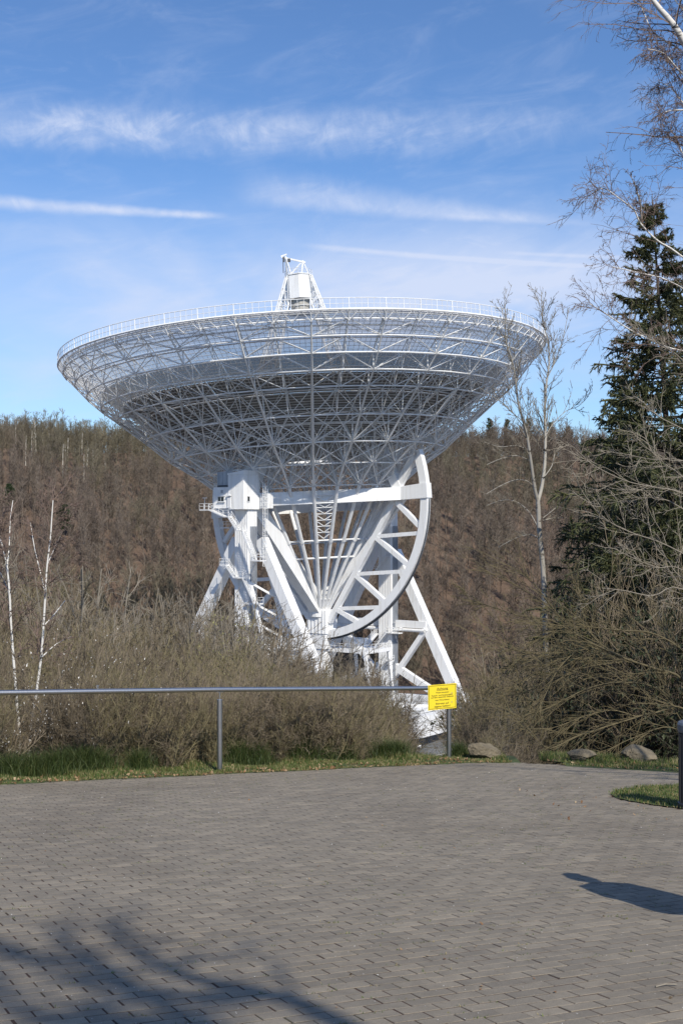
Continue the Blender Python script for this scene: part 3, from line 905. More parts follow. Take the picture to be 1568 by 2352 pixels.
for s in (1, -1):
    c0, c1 = wt(WE, s * 20.0, -1.2), wt(WE, s * 2.2, -24.6)
    mb = MB(); mb.beam(c0, c1, 1.05, 1.15, up=E); mb.build('wheel_chord', wm, wheel)
    for z_, up in ((-8, 1), (-15.2, 1), (-22.0, 1)):
        t = (-1.2 - z_) / 23.4; c = c0 + (c1 - c0) * t
        rw = math.sqrt(RW * RW - z_ * z_) - 1.0
        mb = MB(); mb.beam(c, wt(WE, s * rw, z_), .8, .75); mb.build('spoke', wm, wheel)
    for zc, za in ((-1.2, -6.6), (-8, -14.0), (-15.2, -21.0), (-22.0, -25.0)):
        t = (-1.2 - zc) / 23.4; c = c0 + (c1 - c0) * t
        rw = math.sqrt(RW * RW - za * za) - 1.0
        mb = MB(); mb.beam(c, wt(WE, s * rw, za), .9, .9); mb.build('spoke', wm, wheel)
    a = a1; mb = MB(); mb.beam(wt(WE, s * 20.5, .8), wt(WE, s * (RW - .3) * math.cos(a), RW * math.sin(a) - .2), 1.3, 1.3); mb.build('spoke', wm, wheel)
for nm, (w, h) in (('n', (2.3, 3.1)), ('f', (2.0, 2.4))):
    mb = MB(); p = nodes[nm]; mb.beam(p + (HUB - p) * .02, HUB + (p - HUB) * .04 + np.array([0, 0, -.5]), w, h, up=W if False else (0, 0, 1)); mb.build('octahedron_strut', wm, tel)
for nm in 'rl':
    p = nodes[nm] + E * 1.9; mb = MB(); mb.beam(p, HUB + E * .8, 1.0, 1.2); mb.build('octahedron_strut', wm, tel)
for nm, s in (('n', 1), ('f', 1), ('r', 1), ('l', 1)):
    p = nodes[nm]; q = dish(17, math.atan2(p[1] - DC[1], p[0] - DC[0]), -22) ; mb = MB(); mb.beam(p, p + (q - p) * .9 + np.array([0, 0, 3.0]), 1.6, 1.9); mb.build('upper_strut', wm, tel)

# umbrella struts from the lower ring to the hub
umb = part_empty('umbrella', tel)
Ux = HUB - Z * .3
for k in range(24):
    a = A48[2 * k]; p = dish(18.5, a, -27.0); dq = p - Ux; dq[2] = 0; q = Ux + nrm(dq) * 1.5
    mb = MB(); mb.tubes([p], [p + (q - p) * .42], .36, 8); mb.tubes([p + (q - p) * .42], [q], .36, 8)
    mb.tubes([p + (q - p) * .415], [p + (q - p) * .43], .5, 8); mb.build('strut', wm, umb, smooth=False)
for t, r in ((.42, .17), (.56, .2), (.9, .2)):
    Pq = []
    for k in range(25):
        a = A48[(2 * k) % 48]; p = dish(18.5, a, -27.0); dq = p - Ux; dq[2] = 0; q = Ux + nrm(dq) * 1.5; Pq.append(p + (q - p) * t)
    Pq = np.array(Pq); mb = MB(); mb.tubes(Pq[:-1], Pq[1:], r, 6)
    if t > .5 and t < .6: mb.tubes(Pq[:12:2], Pq[12:24:2], .14, 5)
    mb.build('tie_ring', wm, umb)
mb = MB()
pA = dish(18.5, A48[0], -27.0); pB = dish(18.5, A48[2], -27.0)
qa = Ux + nrm((pA - Ux) * [1, 1, 0]) * 1.5; qb = Ux + nrm((pB - Ux) * [1, 1, 0]) * 1.5
for k in range(7):
    t0, t1 = .07 + k * .048, .07 + (k + 1) * .048
    a, b, c, d = pA + (qa - pA) * t0, pB + (qb - pB) * t0, pA + (qa - pA) * t1, pB + (qb - pB) * t1
    mb.tubes([a, a, b], [b, (c + d) / 2, (c + d) / 2], .1, 4); mb.tubes([(c + d) / 2], [(c + d) / 2 + .01], .1, 4)
mb.build('ladder_lattice', wm, umb)
mb = MB(); mb.tubes([Ux - Z * 1.2], [Ux + Z * .1], 2.3, 16); mb.build('hub_flange', wm, umb)

# --- pivot pier and counterweight house under the hub


def ribbed(mb, c, hx, hy, hz, pitch=.55, d=.07, rw=.12):
    """box aligned with the elevation axis with vertical sheet ribs on its sides (c = centre)"""
    mb.box(c, W, E, Z, hx, hy, hz)
    for s in (1, -1):
        for k in np.arange(-hx + pitch / 2, hx, pitch): mb.box(c + W * k + E * s * (hy + d / 2), W, E, Z, rw, d / 2, hz * .995)
        for k in np.arange(-hy + pitch / 2, hy, pitch): mb.box(c + E * k + W * s * (hx + d / 2), W, E, Z, d / 2, rw, hz * .995)
    return mb


mb = MB(); ribbed(mb, T(0, 0, 24.0), 2.4, 1.9, 2.4, .9, .12, .16); mb.build('counterweight', wm, tel)
mb = MB(); mb.box(T(0, 0, 20.0), W, E, Z, 2.2, 1.8, 1.5); mb.box(T(0, 0, 10.0), W, E, Z, 1.6, 1.6, 8.4); mb.build('pivot_pier', wm, tel)
mb = MB(); mb.box(T(-.4, -2.75, 21.2), W, E, Z, .25, .35, .5); mb.build('warning_box', M['red_paint'], tel)


def railing(mb, p, q, h=1.1, n=None, r=.045):
    p = np.asarray(p, float); q = np.asarray(q, float); L = np.linalg.norm(q - p); n = n or max(1, int(L / 1.2))
    for k in range(n + 1): a = p + (q - p) * k / n; mb.tubes([a], [a + Z * h], r, 4)
    for hh in (h, h * .55): mb.tubes([p + Z * hh], [q + Z * hh], r * .85, 4)


def stair(parent, p, q, wdt=.9, side=None):
    """flight of stairs from p up to q with stringers, treads and handrails"""
    fl = part_empty('stair_flight', parent) if parent.parent is None else parent
    mb = MB(); p = np.asarray(p, float); q = np.asarray(q, float); d = q - p; dh = nrm(d * [1, 1, 0]); sd = np.cross(dh, Z)
    for s in (-1, 1):
        mb.beam(p + sd * s * wdt / 2, q + sd * s * wdt / 2, .12, .32)
        railing(mb, p + sd * s * wdt / 2, q + sd * s * wdt / 2, 1.05, max(2, int(np.linalg.norm(d) / 1.5)))
    n = max(3, int(abs(d[2]) / .3))
    for k in range(n): c = p + d * (k + .5) / n; mb.box(c, dh, sd, Z, .14, wdt / 2, .03)
    return mb


def landing(mb, c, hx, hy, sides='abcd'):
    mb.box(c, W, E, Z, hx, hy, .1)
    cs = [c - W * hx - E * hy, c + W * hx - E * hy, c + W * hx + E * hy, c - W * hx + E * hy]
    for i, s in enumerate('abcd'):
        if s in sides: railing(mb, cs[i] + Z * .1, cs[(i + 1) % 4] + Z * .1)


# --- bearing towers
def lamp_post(mb, p):
    mb.tubes([p], [p + Z * 2.2], .05, 4); mb.box(p + Z * 2.2, W, E, Z, .5, .12, .06)


for e0, wl, wr, front in ((-23.6, -25.5, 24.5, True), (23.6, -23, 20.3, False)):
    tw = part_empty('bearing_tower', tel)
    mb = MB(); ribbed(mb, T(e0 - .6, .55, 24.5), 1.65, 1.3, 24.0, .42, .07, .07); mb.build('lift_shaft', wm, tw)
    mb = MB()
    for k, d in enumerate((-.7, -.2, .3, .8)): mb.box(T(e0 - .6 + d, 2.2 + .25, 22), W, E, Z, .12, .08, 21.5)
    mb.build('cable_riser', M['grey_roof'], tw)
    for wf, s in ((wl, -1), (wr, 1)):
        za_ = 44 if (front or s < 0) else 38; ft_ = (41.0 - 2.6) / (za_ - 2.6) if za_ > 41 else 1.0; wt_ = wf + (s * 1.2 - wf) * ft_
        mb = MB(); mb.beam(T(e0 + 1.3, wt_, min(za_, 41.0)), T(e0 + .6, wf, 2.6), 1.8, 2.1, up=E, w1=2.2, h1=2.2); 
        q0_, q1_ = T(e0 + 1.3, wt_, min(za_, 41.0)), T(e0 + .6, wf, 2.6)
        for t_ in np.arange(.14, .95, .16): a_ = q0_ + (q1_ - q0_) * t_; d_ = nrm(q1_ - q0_) * .09; mb.beam(a_ - d_, a_ + d_, 1.8 + .4 * t_ + .10, 2.1 + .1 * t_ + .10, up=E)
        mb.build('tower_leg', wm, tw)
        mb = MB(); tz = 44 if (front or s < 0) else 38; t = (tz - 21.3) / (tz - 2.6); ym = 21.3; wm_ = s * 1.2 + (wf - s * 1.2) * t
        mb.beam(T(e0, wm_, ym), T(e0, s * 1.4, ym - 11.5), 1.0, 1.3, up=E); mb.build('knee_brace', wm, tw)
        mb = MB(); mb.beam(T(e0, wm_, ym + .8), T(e0, s * 1.6, ym + .8), .9, 1.5); mb.tubes([T(e0 - .8, wm_, ym - .4)], [T(e0 - .8, s * .6, ym - .4)], .35, 8); mb.build('cross_tie', wm, tw)
        mb = MB(); mb.beam(T(e0, s * 1.4, 13.0), T(e0, wf * .93, 4.6), 1.2, 1.5); mb.build('foot_brace', wm, tw)
    # stage brackets round the shaft and zigzag stairs between them
    st = part_empty('staircase', tel)
    ee = e0 - 1.9 - .75
    if front: runs = [((-2.4, 36.2), (-.3, 33.9), 'l'), ((1.9, 33.9), (4.8, 29.2), 'r')]; lands = [(-3.0, 36.2, .8), (.8, 33.9, 1.2), (5.4, 29.2, .8)]
    else: runs = [((-1.2, 33.5), (1.6, 36.8), 'l'), ((-1.2, 17.0), (1.8, 20.3), 'l'), ((-1.6, 10.4), (1.8, 14.2), 'l')]; lands = [(-1.9, 33.5, .8), (2.2, 36.8, .7), (2.4, 20.3, .8), (-1.9, 17.0, .8), (2.4, 14.2, .8), (-2.2, 10.4, .8)]
    for (wa, za), (wb, zb), _s in runs:
        lo, hi = (T(ee, wb, zb), T(ee, wa, za)) if za > zb else (T(ee, wa, za), T(ee, wb, zb))
        mb = stair(st, lo, hi); mb.build('stair_flight', wm, st)
    for w_, z_, hx_ in lands:
        mb = MB(); landing(mb, T(ee, w_, z_ - .05), hx_, .55, 'abd' if w_ < 0 else 'ab'); mb.build('landing', wm, st)
    if front:
        cab = part_empty('machine_house', tel)
        z0 = 46.9; w0, w1, w2 = -5.1, -1.25, 2.6
        ec, hd = e0 - 1.3, 2.2
        mb = MB(); ribbed(mb, T(ec, (w0 + w1) / 2, z0 + 2.0), (w1 - w0) / 2 - .02, hd, 2.0, .30, .05, .05); mb.build('side_house', wm, cab)
        mb = MB(); ribbed(mb, T(ec, (w1 + w2) / 2, z0 + 3.05), (w2 - w1) / 2, hd + .1, 3.25, .30, .05, .05); mb.build('main_house', wm, cab)
        mb = MB(); c = T(ec, (w1 + w2) / 2, z0 + 6.3); hx, hy = (w2 - w1) / 2 + .1, hd + .2
        mb.box8([c - W * hx - E * hy, c + W * hx - E * hy, c + W * hx + E * hy, c - W * hx + E * hy, c - W * hx - E * hy + Z * .25, c + W * hx - E * hy + Z * .8, c + W * hx + E * hy + Z * .8, c - W * hx + E * hy + Z * .25]); mb.build('roof', wm, cab)
        mb = MB(); c = T(ec + .5, (w0 + w1) / 2, z0 + 5.7); mb.box(c, W, E, Z, (w1 - w0) / 2 - .05, hd - .5, 1.25)
        for k in range(4): mb.box(c - E * (hd - .5 + .02) + W * ((k - 1.5) * .95), W, E, Z, .03, .03, 1.25)
        mb.build('roof_house', M['grey_roof'], cab)
        mb = MB(); c = T(ec + .3, (w0 + w1) / 2, z0 + 4.2); mb.box(c, W, E, Z, (w1 - w0) / 2 - .1, hd - .7, .22); mb.build('vent_slot', M['dark_steel'], cab)
        fe = ec - hd - .06
        for wc in (-3.42, -2.62):
            mb = MB(); mb.box(T(fe - .04, wc, z0 + 1.75), W, E, Z, .42, .06, .48); f_ = mb.build('window', wm, cab)
            mb = MB(); mb.box(T(fe - .1, wc, z0 + 1.75), W, E, Z, .34, .02, .40); mb.build('window_pane', M['dark_glass'], cab)
        mb = MB(); mb.box(T(fe - .12, -3.02, z0 + 2.32), W, E, Z, .95, .12, .05); mb.box(T(fe - .12, -3.02, z0 + 1.2), W, E, Z, .95, .10, .05); mb.build('window_trim', wm, cab)
        mb = MB(); mb.box(T(fe - .13, -.95, z0 + 1.15), W, E, Z, .42, .05, 1.05); mb.build('door', wm, cab)
        mb = MB(); mb.box(T(fe - .22, -.95, z0 + 2.35), W, E, Z, .6, .16, .06); mb.build('door_canopy', wm, cab)
        mb = MB(); mb.box(T(fe - .06, -2.8, z0 + 3.2), W, E, Z, .24, .05, .28)
        for q in range(4): mb.box(T(fe - .13, -2.8, z0 + 2.99 + q * .14), W, E, Z, .2, .03, .03)
        mb.build('vent_grille', M['grey_roof'], cab)
        fw = w2 + .06
        mb = MB(); mb.box(T(ec - 1.0, fw + .03, z0 + 1.75), W, E, Z, .05, .38, .55); mb.build('window', wm, cab)
        mb = MB(); mb.box(T(ec - 1.0, fw + .09, z0 + 1.75), W, E, Z, .02, .28, .44); mb.build('window_pane', M['dark_glass'], cab)
        # annex with caged ladder on the right of the house
        mb = MB(); ribbed(mb, T(ec + 2.2 + .8, 3.6, z0 + 1.4), 1.1, .7, 1.4, .3, .05, .05); mb.build('side_annex', wm, cab)
        mb = MB(); lp = T(ec + 1.6, 4.3, 36); lq = T(ec + 1.6, 4.3, 51.5)
        for d in (-.3, .3): mb.tubes([lp + E * d], [lq + E * d], .06, 4)
        for k in range(38): c = lp + (lq - lp) * k / 38; mb.tubes([c - E * .3], [c + E * .3], .04, 4)
        for k in range(14):
            c = lp + (lq - lp) * (k + 1.5) / 15; a_ = [c - E * .35, c - E * .3 + W * .6, c + E * .3 + W * .6, c + E * .35]
            mb.tubes(a_[:-1], a_[1:], .05, 4)
        mb.tubes([T(ec + 1.3, 4.9, 37), T(ec + 1.9, 4.9, 37)], [T(ec + 1.3, 4.9, 51.5), T(ec + 1.9, 4.9, 51.5)], .04, 4)
        mb.build('caged_ladder', wm, cab)
        # gallery in front of the house and the long flights down to the leg
        gal = part_empty('gallery', tel)
        ge = fe - .75
        mb = MB(); landing(mb, T(ge, -6.2, z0 - .3), 1.2, .6, 'abcd'); lamp_post(mb, T(ge, -6.6, z0 - .2)); mb.build('landing', wm, gal)
        mb = MB(); p, q = T(ge, -5.0, z0 - .3), T(ge, -1.3, z0 - 1.6); mb.beam(p, q, 1.1, .2); railing(mb, p - E * .5, q - E * .5); mb.build('ramp', wm, gal)
        mb = MB(); landing(mb, T(ge, -.7, z0 - 1.6), .7, .6, 'a'); mb.build('landing', wm, gal)
        mb = stair(gal, T(ge, 2.0, z0 - 4.2), T(ge, -.2, z0 - 1.6)); mb.build('stair_flight', wm, gal)
        mb = MB(); landing(mb, T(ge, 2.7, z0 - 4.2), .7, .6, 'a'); mb.build('landing', wm, gal)
        mb = stair(gal, T(ge, 6.0, z0 - 9.6), T(ge, 3.2, z0 - 4.2)); mb.build('stair_flight', wm, gal)
        mb = MB(); landing(mb, T(ge, 6.9, z0 - 9.7), 1.1, .9, 'abc'); mb.tubes([T(ge, 6.4, z0 - 9.7)], [T(ge + .8, 4.4, z0 - 12)], .15, 5); lamp_post(mb, T(ge, 7.4, z0 - 9.6)); mb.build('landing', wm, gal)
        # platform low on the left leg, bearing block with platform on top
        mb = MB(); landing(mb, T(e0, -4.6, 43.2), 1.6, 1.3, 'abd'); mb.build('landing', wm, gal)
        mb = MB(); landing(mb, T(e0, -1.0, 53.6), 1.5, 1.3, 'abcd'); mb.build('bearing_platform', wm, gal)
        # second lattice leg carrying the stairs
        lat = part_empty('stair_tower', tel)
        mb = MB(); mb.beam(T(e0 + 2.6, 3.4, 36.5), T(e0 + 2.6, 13.5, 6), .8, .9, up=E); mb.beam(T(e0 - 2.4, 3.2, 33), T(e0 - 2.4, 11.5, 6), .55, .6, up=E)
        for k in range(7):
            z1 = 33 - k * 3.9; s1 = 3.2 + (33 - z1) * .307; z2 = z1 - 3.0; s2 = 3.4 + (36.5 - z2) * .331
            mb.beam(T(e0 - 2.4, s1, z1), T(e0 + 2.6, s2, z2), .4, .4); mb.beam(T(e0 - 2.4, s1, z1), T(e0 - 2.4, 2.0, z1), .35, .4)
        mb.build('lattice_leg', wm, lat)

# bearing blocks on the tower heads
for e0 in (-23.6, 23.6):
    mb = MB(); mb.box(T(e0, 0, 50.2), W, E, Z, 1.5, 1.2, 1.8); mb.tubes([T(e0 - 1.6, 0, 50)], [T(e0 + 3, 0, 50)], 1.0, 12); mb.build('bearing_block', wm, tel)
for p, s in ((np.array([(547 - 784) * 236 / FD, 236, CAMZ + (1204 - 999) * 236 / FD]), 1), (np.array([(930 - 784) * 247 / FD, 247, CAMZ + (1204 - 980) * 247 / FD]), .8)):
    mb = MB(); mb.tubes([p - W * .9 * s], [p + W * .9 * s], .55 * s, 10); mb.box(p + Z * .6, W, E, Z, 1.2 * s, .3, .12); mb.box(p - Z * .6 + W * .3, W, E, Z, 1.4 * s, .5, .1); mb.build('cable_drum', wm, tel)

# --- turning platform on the rail track
plat = part_empty('turning_platform', tel)
cor = {'nr': T(-23.6, 24.5, 0), 'nl': T(-23.6, -25.5, 0), 'fr': T(23.6, 20.3, 0), 'fl': T(23.6, -23, 0)}
for a, b in (('nr', 'fr'), ('fr', 'fl'), ('fl', 'nl'), ('nl', 'nr')):
    mb = MB(); mb.beam(cor[a] + Z * 5.2, cor[b] + Z * 3.6, 2.2, 4.6, h1=3.8)
    for t_ in np.arange(.05, .99, .09): q_ = cor[a] + Z * 5.2 + (cor[b] - cor[a] - Z * 1.6) * t_; d_ = nrm(cor[b] - cor[a]) * .07; mb.beam(q_ - d_, q_ + d_, 2.32, 4.62 - .8 * t_)
    mb.build('box_girder', wm, plat)
for a in cor:
    mb = MB(); mb.beam(cor[a] + Z * 4.0, T(0, 0, 8.0), 1.4, 2.0); mb.build('radial_girder', wm, plat)
    c = cor[a]; d = nrm((c - TC) * [1, 1, 0]); sd = np.cross(d, Z)
    bg_ = part_empty('drive_bogie', tel)
    mb = MB(); mb.box(c + Z * 3.2, d, sd, Z, 1.6, 1.5, 3.0); mb.box(c + d * 2.4 + Z * 3.2, d, sd, Z, .35, .6, 3.2); mb.box(c + d * 2.7 + Z * .9, d, sd, Z, .5, .5, .9); mb.build('bogie_house', wm, bg_)
    for s in (-1, 1):
        mb = MB(); mb.tubes([c + sd * s * 1.1 - d * .3 + Z * .9], [c + sd * s * 1.1 + d * .3 + Z * .9], .65, 14); mb.build('wheel', M['dark_steel'], bg_)
    mb = MB(); q = c + d * 1.2 + Z * 6.2; pts = [q - sd * 1.6 - d, q + sd * 1.6 - d, q + sd * 1.6 + d * 1.2, q - sd * 1.6 + d * 1.2]
    mb.box(q + d * .1, d, sd, Z, 1.1, 1.6, .06)
    for i in range(4): railing(mb, pts[i], pts[(i + 1) % 4])
    mb.build('bogie_railing', wm, bg_)
    mb = MB(); mb.box(c + Z * 7.3 - d * 1.0, d, sd, Z, .9, 1.0, 1.1); mb.build('control_cabinet', wm, bg_)
mb = MB()
for s in (-1, 1):
    md = MB(); md.box(T(14 * s, 8, 5.6), W, E, Z, 9, 3.2, .35); md.build('deck_plate', wm, plat)
mb.box(T(4, 6.5, 18.3), W, E, Z, 5.0, 4.2, .35)
railing(mb, T(-.2, 2, 18.6), T(-.2, 11.5, 18.6)); railing(mb, T(-.2, 11.5, 18.6), T(8.2, 11.5, 18.6))
mb.box(T(3.4, 6, 19.6), W, E, Z, 2.0, 1.6, 1.0)
mb.build('drive_deck', wm, plat)
mb = MB()
for w_, e_ in ((11, -.2), (11, 8), (2.5, 8)): mb.beam(T(e_, w_, 18.2), T(e_ * .9, w_ + 2, 6), .5, .6)
mb.beam(T(0, 3, 22.5), T(3, 10, 17.8), .5, .6)
mb.build('deck_legs', wm, plat)
mb = MB(); p, q = T(23.6 - 2.4, -1.4, 19.8), T(10, 4, 18.6); mb.beam(p, q, 1.0, .25); railing(mb, p + E * .4, q + E * .4); railing(mb, p - E * .4, q - E * .4); lamp_post(mb, (p + q) / 2)
mb.build('foot_bridge', wm, plat)
mb = MB(); landing(mb, T(23.6 - 2.0, 3.2, 20.2), 1.6, .8, 'abcd'); lamp_post(mb, T(22, 3.2, 20.3)); mb.build('landing', wm, plat)
# concrete ring of the track and low building under the platform
n = 96; V = []; F = []
for k in range(n):
    a = 2 * math.pi * k / n
    for r, z in ((30.0, 0), (30.0, .5), (36.0, .5), (37.0, -1.5)): V.append(TC + np.array([r * math.cos(a), r * math.sin(a), z - .0]))
for k in range(n):
    b, c = 4 * k, 4 * ((k + 1) % n)
    for j in range(3): F.append((b + j, b + j + 1, c + j + 1, c + j))
mb = MB(); mb.add(V, F); o = mb.build('track_foundation', M['concrete'], None, org=TC); o['kind'] = 'structure'

# ------------------------------------------------------------------ bare trees and shrubs
def unit(v): return v / np.maximum(np.linalg.norm(v, axis=-1, keepdims=True), 1e-9)


class Br:
    """a set of n branches: pts (k+1,n,3), rad (k+1,n)"""
    def __init__(s, pts, rad): s.pts = pts; s.rad = rad; s.k, s.n = pts.shape[0] - 1, pts.shape[1]; s.L = np.linalg.norm(np.diff(pts, axis=0), axis=2).sum(0)
    def segs(s):
        return (s.pts[:-1].reshape(-1, 3), s.pts[1:].reshape(-1, 3), s.rad[:-1].ravel(), s.rad[1:].ravel())


def grow(g, P, D, L, r, k, wobble, grav, taper=.35):
    n = len(P); D = unit(D.astype(float)); pts = [P]
    L = np.broadcast_to(L, (n,)); r = np.broadcast_to(r, (n,))
    for i in range(k):
        D = unit(D + g.normal(0, wobble, (n, 3)) + np.array([0, 0, grav]))
        pts.append(pts[-1] + D * (L / k)[:, None])
    rad = np.stack([r * (1 - (1 - taper) * i / k) for i in range(k + 1)])
    return Br(np.stack(pts), rad)


def sprout(g, b, m, t0, t1, ang, angv, ratio, rr, k, wobble, grav, fall=.5, taper=.35, rmin=.0, Labs=None, bias=None):
    """m side branches on every branch of b"""
    n = b.n; t = g.uniform(t0, t1, (n, m)); f = t * b.k; i = np.minimum(f.astype(int), b.k - 1); u = (f - i)[..., None]
    idx = np.arange(n)[:, None]
    p = b.pts[i, idx] * (1 - u) + b.pts[i + 1, idx] * u
    d = unit(b.pts[i + 1, idx] - b.pts[i, idx])
    q = unit(np.cross(d, unit(g.normal(0, 1, (n, m, 3)))))
    a = np.radians(g.normal(ang, angv, (n, m)))[..., None]
    dd = d * np.cos(a) + q * np.sin(a)
    if bias is not None: dd = dd + np.asarray(bias)
    rl = b.rad[i, idx] * (1 - u[..., 0]) + b.rad[i + 1, idx] * u[..., 0]
    base = b.L[:, None] if Labs is None else Labs
    L = base * ratio * (1 - fall * t) * g.uniform(.55, 1.2, (n, m))
    return grow(g, p.reshape(-1, 3), dd.reshape(-1, 3), L.ravel(), np.maximum((rl * rr).ravel(), rmin), k, wobble, grav, taper)


def br_mesh(name, brs, sides):
    V = []; F = []; off = 0
    for b, s in zip(brs, sides):
        v, f = seg_geo(*b.segs(), s); V.append(v); F.append(f + off); off += len(v)
    return mesh_np(name, np.vstack(V), np.vstack(F))


def poly_br(pts, r0, r1):
    pts = np.array(pts, float); k = len(pts) - 1
    # resample smoothly
    t = np.linspace(0, k, k * 4 + 1); i = np.minimum(t.astype(int), k - 1); u = (t - i)[:, None]
    P0 = pts[np.maximum(i - 1, 0)]; P1 = pts[i]; P2 = pts[i + 1]; P3 = pts[np.minimum(i + 2, k)]
    q = .5 * (2 * P1 + (P2 - P0) * u + (2 * P0 - 5 * P1 + 4 * P2 - P3) * u ** 2 + (3 * P1 - P0 - 3 * P2 + P3) * u ** 3)
    return Br(q[:, None, :], np.linspace(r0, r1, len(q))[:, None])


def tree_thing(name, label, cat, base, trunk, trunk_mat, crown, crown_mat, group=None, tsides=8, csides=None, limbs=()):
    """trunk / crown: lists of Br in world coordinates"""
    base = np.asarray(base, float); t = thing(name, label, cat, base, group)
    for nm, brs, mt, sd in (('trunk', trunk, trunk_mat, [tsides] * len(trunk)), ('crown', crown, crown_mat, csides or [3] * len(crown))):
        if not brs: continue
        me = br_mesh(nm, [Br(b.pts - base, b.rad) for b in brs], sd); o = link(nm, me, mt, t, smooth=(nm == 'trunk'))
    for b in limbs: link('limb', br_mesh('limb', [Br(b.pts - base, b.rad)], [tsides]), trunk_mat, t, smooth=True)
    return t


# templates of shrubs and forest trees, used by the thicket and the far wood
def hidden_collection(name): return bpy.data.collections.new(name)


def template(coll, idx, me, mat):
    o = bpy.data.objects.new('%s_%02d' % (coll.name, idx), me); me.materials.append(mat); coll.objects.link(o); return o


def scatter(name, coll, P, rot, scl, vi, kind='stuff', lean=None):
    me = bpy.data.meshes.new(name); P = np.asarray(P, np.float32); me.vertices.add(len(P)); me.vertices.foreach_set('co', P.ravel())
    for nm, dat, typ in (('rz', rot, 'FLOAT'), ('sc', scl, 'FLOAT'), ('vi', vi, 'INT')):
        a = me.attributes.new(nm, typ, 'POINT'); a.data.foreach_set('value', np.asarray(dat, np.float32 if typ == 'FLOAT' else np.int32))
    o = bpy.data.objects.new(name, me); COL.objects.link(o)
    ng = bpy.data.node_groups.new(name, 'GeometryNodeTree')
    ng.interface.new_socket('Geometry', in_out='INPUT', socket_type='NodeSocketGeometry'); ng.interface.new_socket('Geometry', in_out='OUTPUT', socket_type='NodeSocketGeometry')
    N = ng.nodes; L = ng.links
    gi = N.new('NodeGroupInput'); go = N.new('NodeGroupOutput'); ip = N.new('GeometryNodeInstanceOnPoints'); ci = N.new('GeometryNodeCollectionInfo')
    ci.inputs['Collection'].default_value = coll; ci.inputs['Separate Children'].default_value = True; ci.inputs['Reset Children'].default_value = True

    def attr(nm, typ):
        a = N.new('GeometryNodeInputNamedAttribute'); a.data_type = typ; a.inputs['Name'].default_value = nm; return a.outputs['Attribute']
    cx_ = N.new('ShaderNodeCombineXYZ'); L.new(attr('rz', 'FLOAT'), cx_.inputs[2])
    L.new(gi.outputs[0], ip.inputs['Points']); L.new(ci.outputs[0], ip.inputs['Instance']); ip.inputs['Pick Instance'].default_value = True
    L.new(attr('vi', 'INT'), ip.inputs['Instance Index']); L.new(cx_.outputs[0], ip.inputs['Rotation'])
    s3 = N.new('ShaderNodeCombineXYZ'); sc = attr('sc', 'FLOAT')
    for q in range(3): L.new(sc, s3.inputs[q])
    L.new(s3.outputs[0], ip.inputs['Scale']); L.new(ip.outputs[0], go.inputs[0])
    md = o.modifiers.new('scatter', 'NODES'); md.node_group = ng
    return tag(o, kind=kind)


UP = np.array([0, 0, 1.])
shrubs = hidden_collection('shrub_kind')
for q in range(7):
    g = np.random.default_rng(100 + q); ns = 9 if q < 5 else 5
    a = g.uniform(0, 2 * np.pi, ns); sp = g.uniform(.08, .5, ns) if q < 5 else g.uniform(.03, .25, ns)
    D = np.stack([np.cos(a) * sp, np.sin(a) * sp, np.ones(ns)], 1)
    b0_ = grow(g, np.stack([np.cos(a), np.sin(a), 0 * a], 1) * .25, D, g.uniform(3.2, 5.2, ns), g.uniform(.026, .05, ns), 7, .11, .02)
    b1_ = sprout(g, b0_, 13, .12, .97, 38, 12, .42, .55, 4, .14, .05, rmin=.008)
    b2_ = sprout(g, b1_, 6, .15, 1, 36, 14, .48, .6, 3, .16, .05, rmin=.0066, taper=.6)
    b3_ = sprout(g, b2_, 1, .2, 1, 35, 12, .6, .7, 2, .12, .05, rmin=.006, taper=.7)
    me = br_mesh('shrub_kind', [b0_, b1_, b2_, b3_], [5, 3, 3, 3])
    template(shrubs, q, me, M[('twig', 'twig_olive', 'twig', 'twig_olive', 'twig', 'twig', 'pale_twig')[q]])

PROF_X = np.array([-500, 0, 120, 200, 330, 400, 480, 540, 600, 700, 800, 880, 930, 945, 965, 1040, 1062, 1085, 1130, 1200, 1300, 1700, 2200])
PROF_Y = np.array([1225, 1235, 1245, 1300, 1330, 1375, 1365, 1375, 1415, 1462, 1482, 1520, 1580, 1650, 1735, 1735, 1560, 1480, 1400, 1340, 1320, 1280, 1280])
g = np.random.default_rng(5)
n = 1900; Yv = 19 + 70 * g.random(n) ** 1.2; Xv = g.uniform(-.36, .36, n) * Yv - .1
sb = Yv - (edge_y(Xv) + 1.7); ok = sb > 0
Xv, Yv = Xv[ok], Yv[ok]; Zt = terrain(Xv, Yv)
pxv = 784 + FD * Xv / Yv; wpx = 1.1 / Yv * FD
near_lim = np.interp(Yv, [17, 20, 24, 30, 40, 52], [1710, 1670, 1590, 1480, 1390, 1200]); jit = g.exponential(10, len(Xv)); rf = g.uniform(.86, 1.02, len(Xv))
Hm = np.full(len(Xv), 4.0)
for _ in range(4):
    wpx = np.where((pxv > 830) & (pxv < 1200), .85, .46) * Hm / Yv * FD
    ylim = np.max([np.interp(pxv + f_ * wpx, PROF_X, PROF_Y) for f_ in (-1, -.75, -.5, -.25, 0, .25, .5, .75, 1)], axis=0)
    H = CAMZ + (1204 - (np.maximum(ylim, near_lim) + jit)) / FD * Yv - Zt
    Hm = np.clip(np.minimum(H, 4.1 + .21 * (Yv - 18)) * rf, .3, None)
ok = (Hm > .9) & ~((pxv > -60) & (pxv < 190) & (Yv < 21.5)) & ~((pxv > 1180) & (Yv < 30))
Xv, Yv, Zt, Hm = Xv[ok], Yv[ok], Zt[ok], Hm[ok]
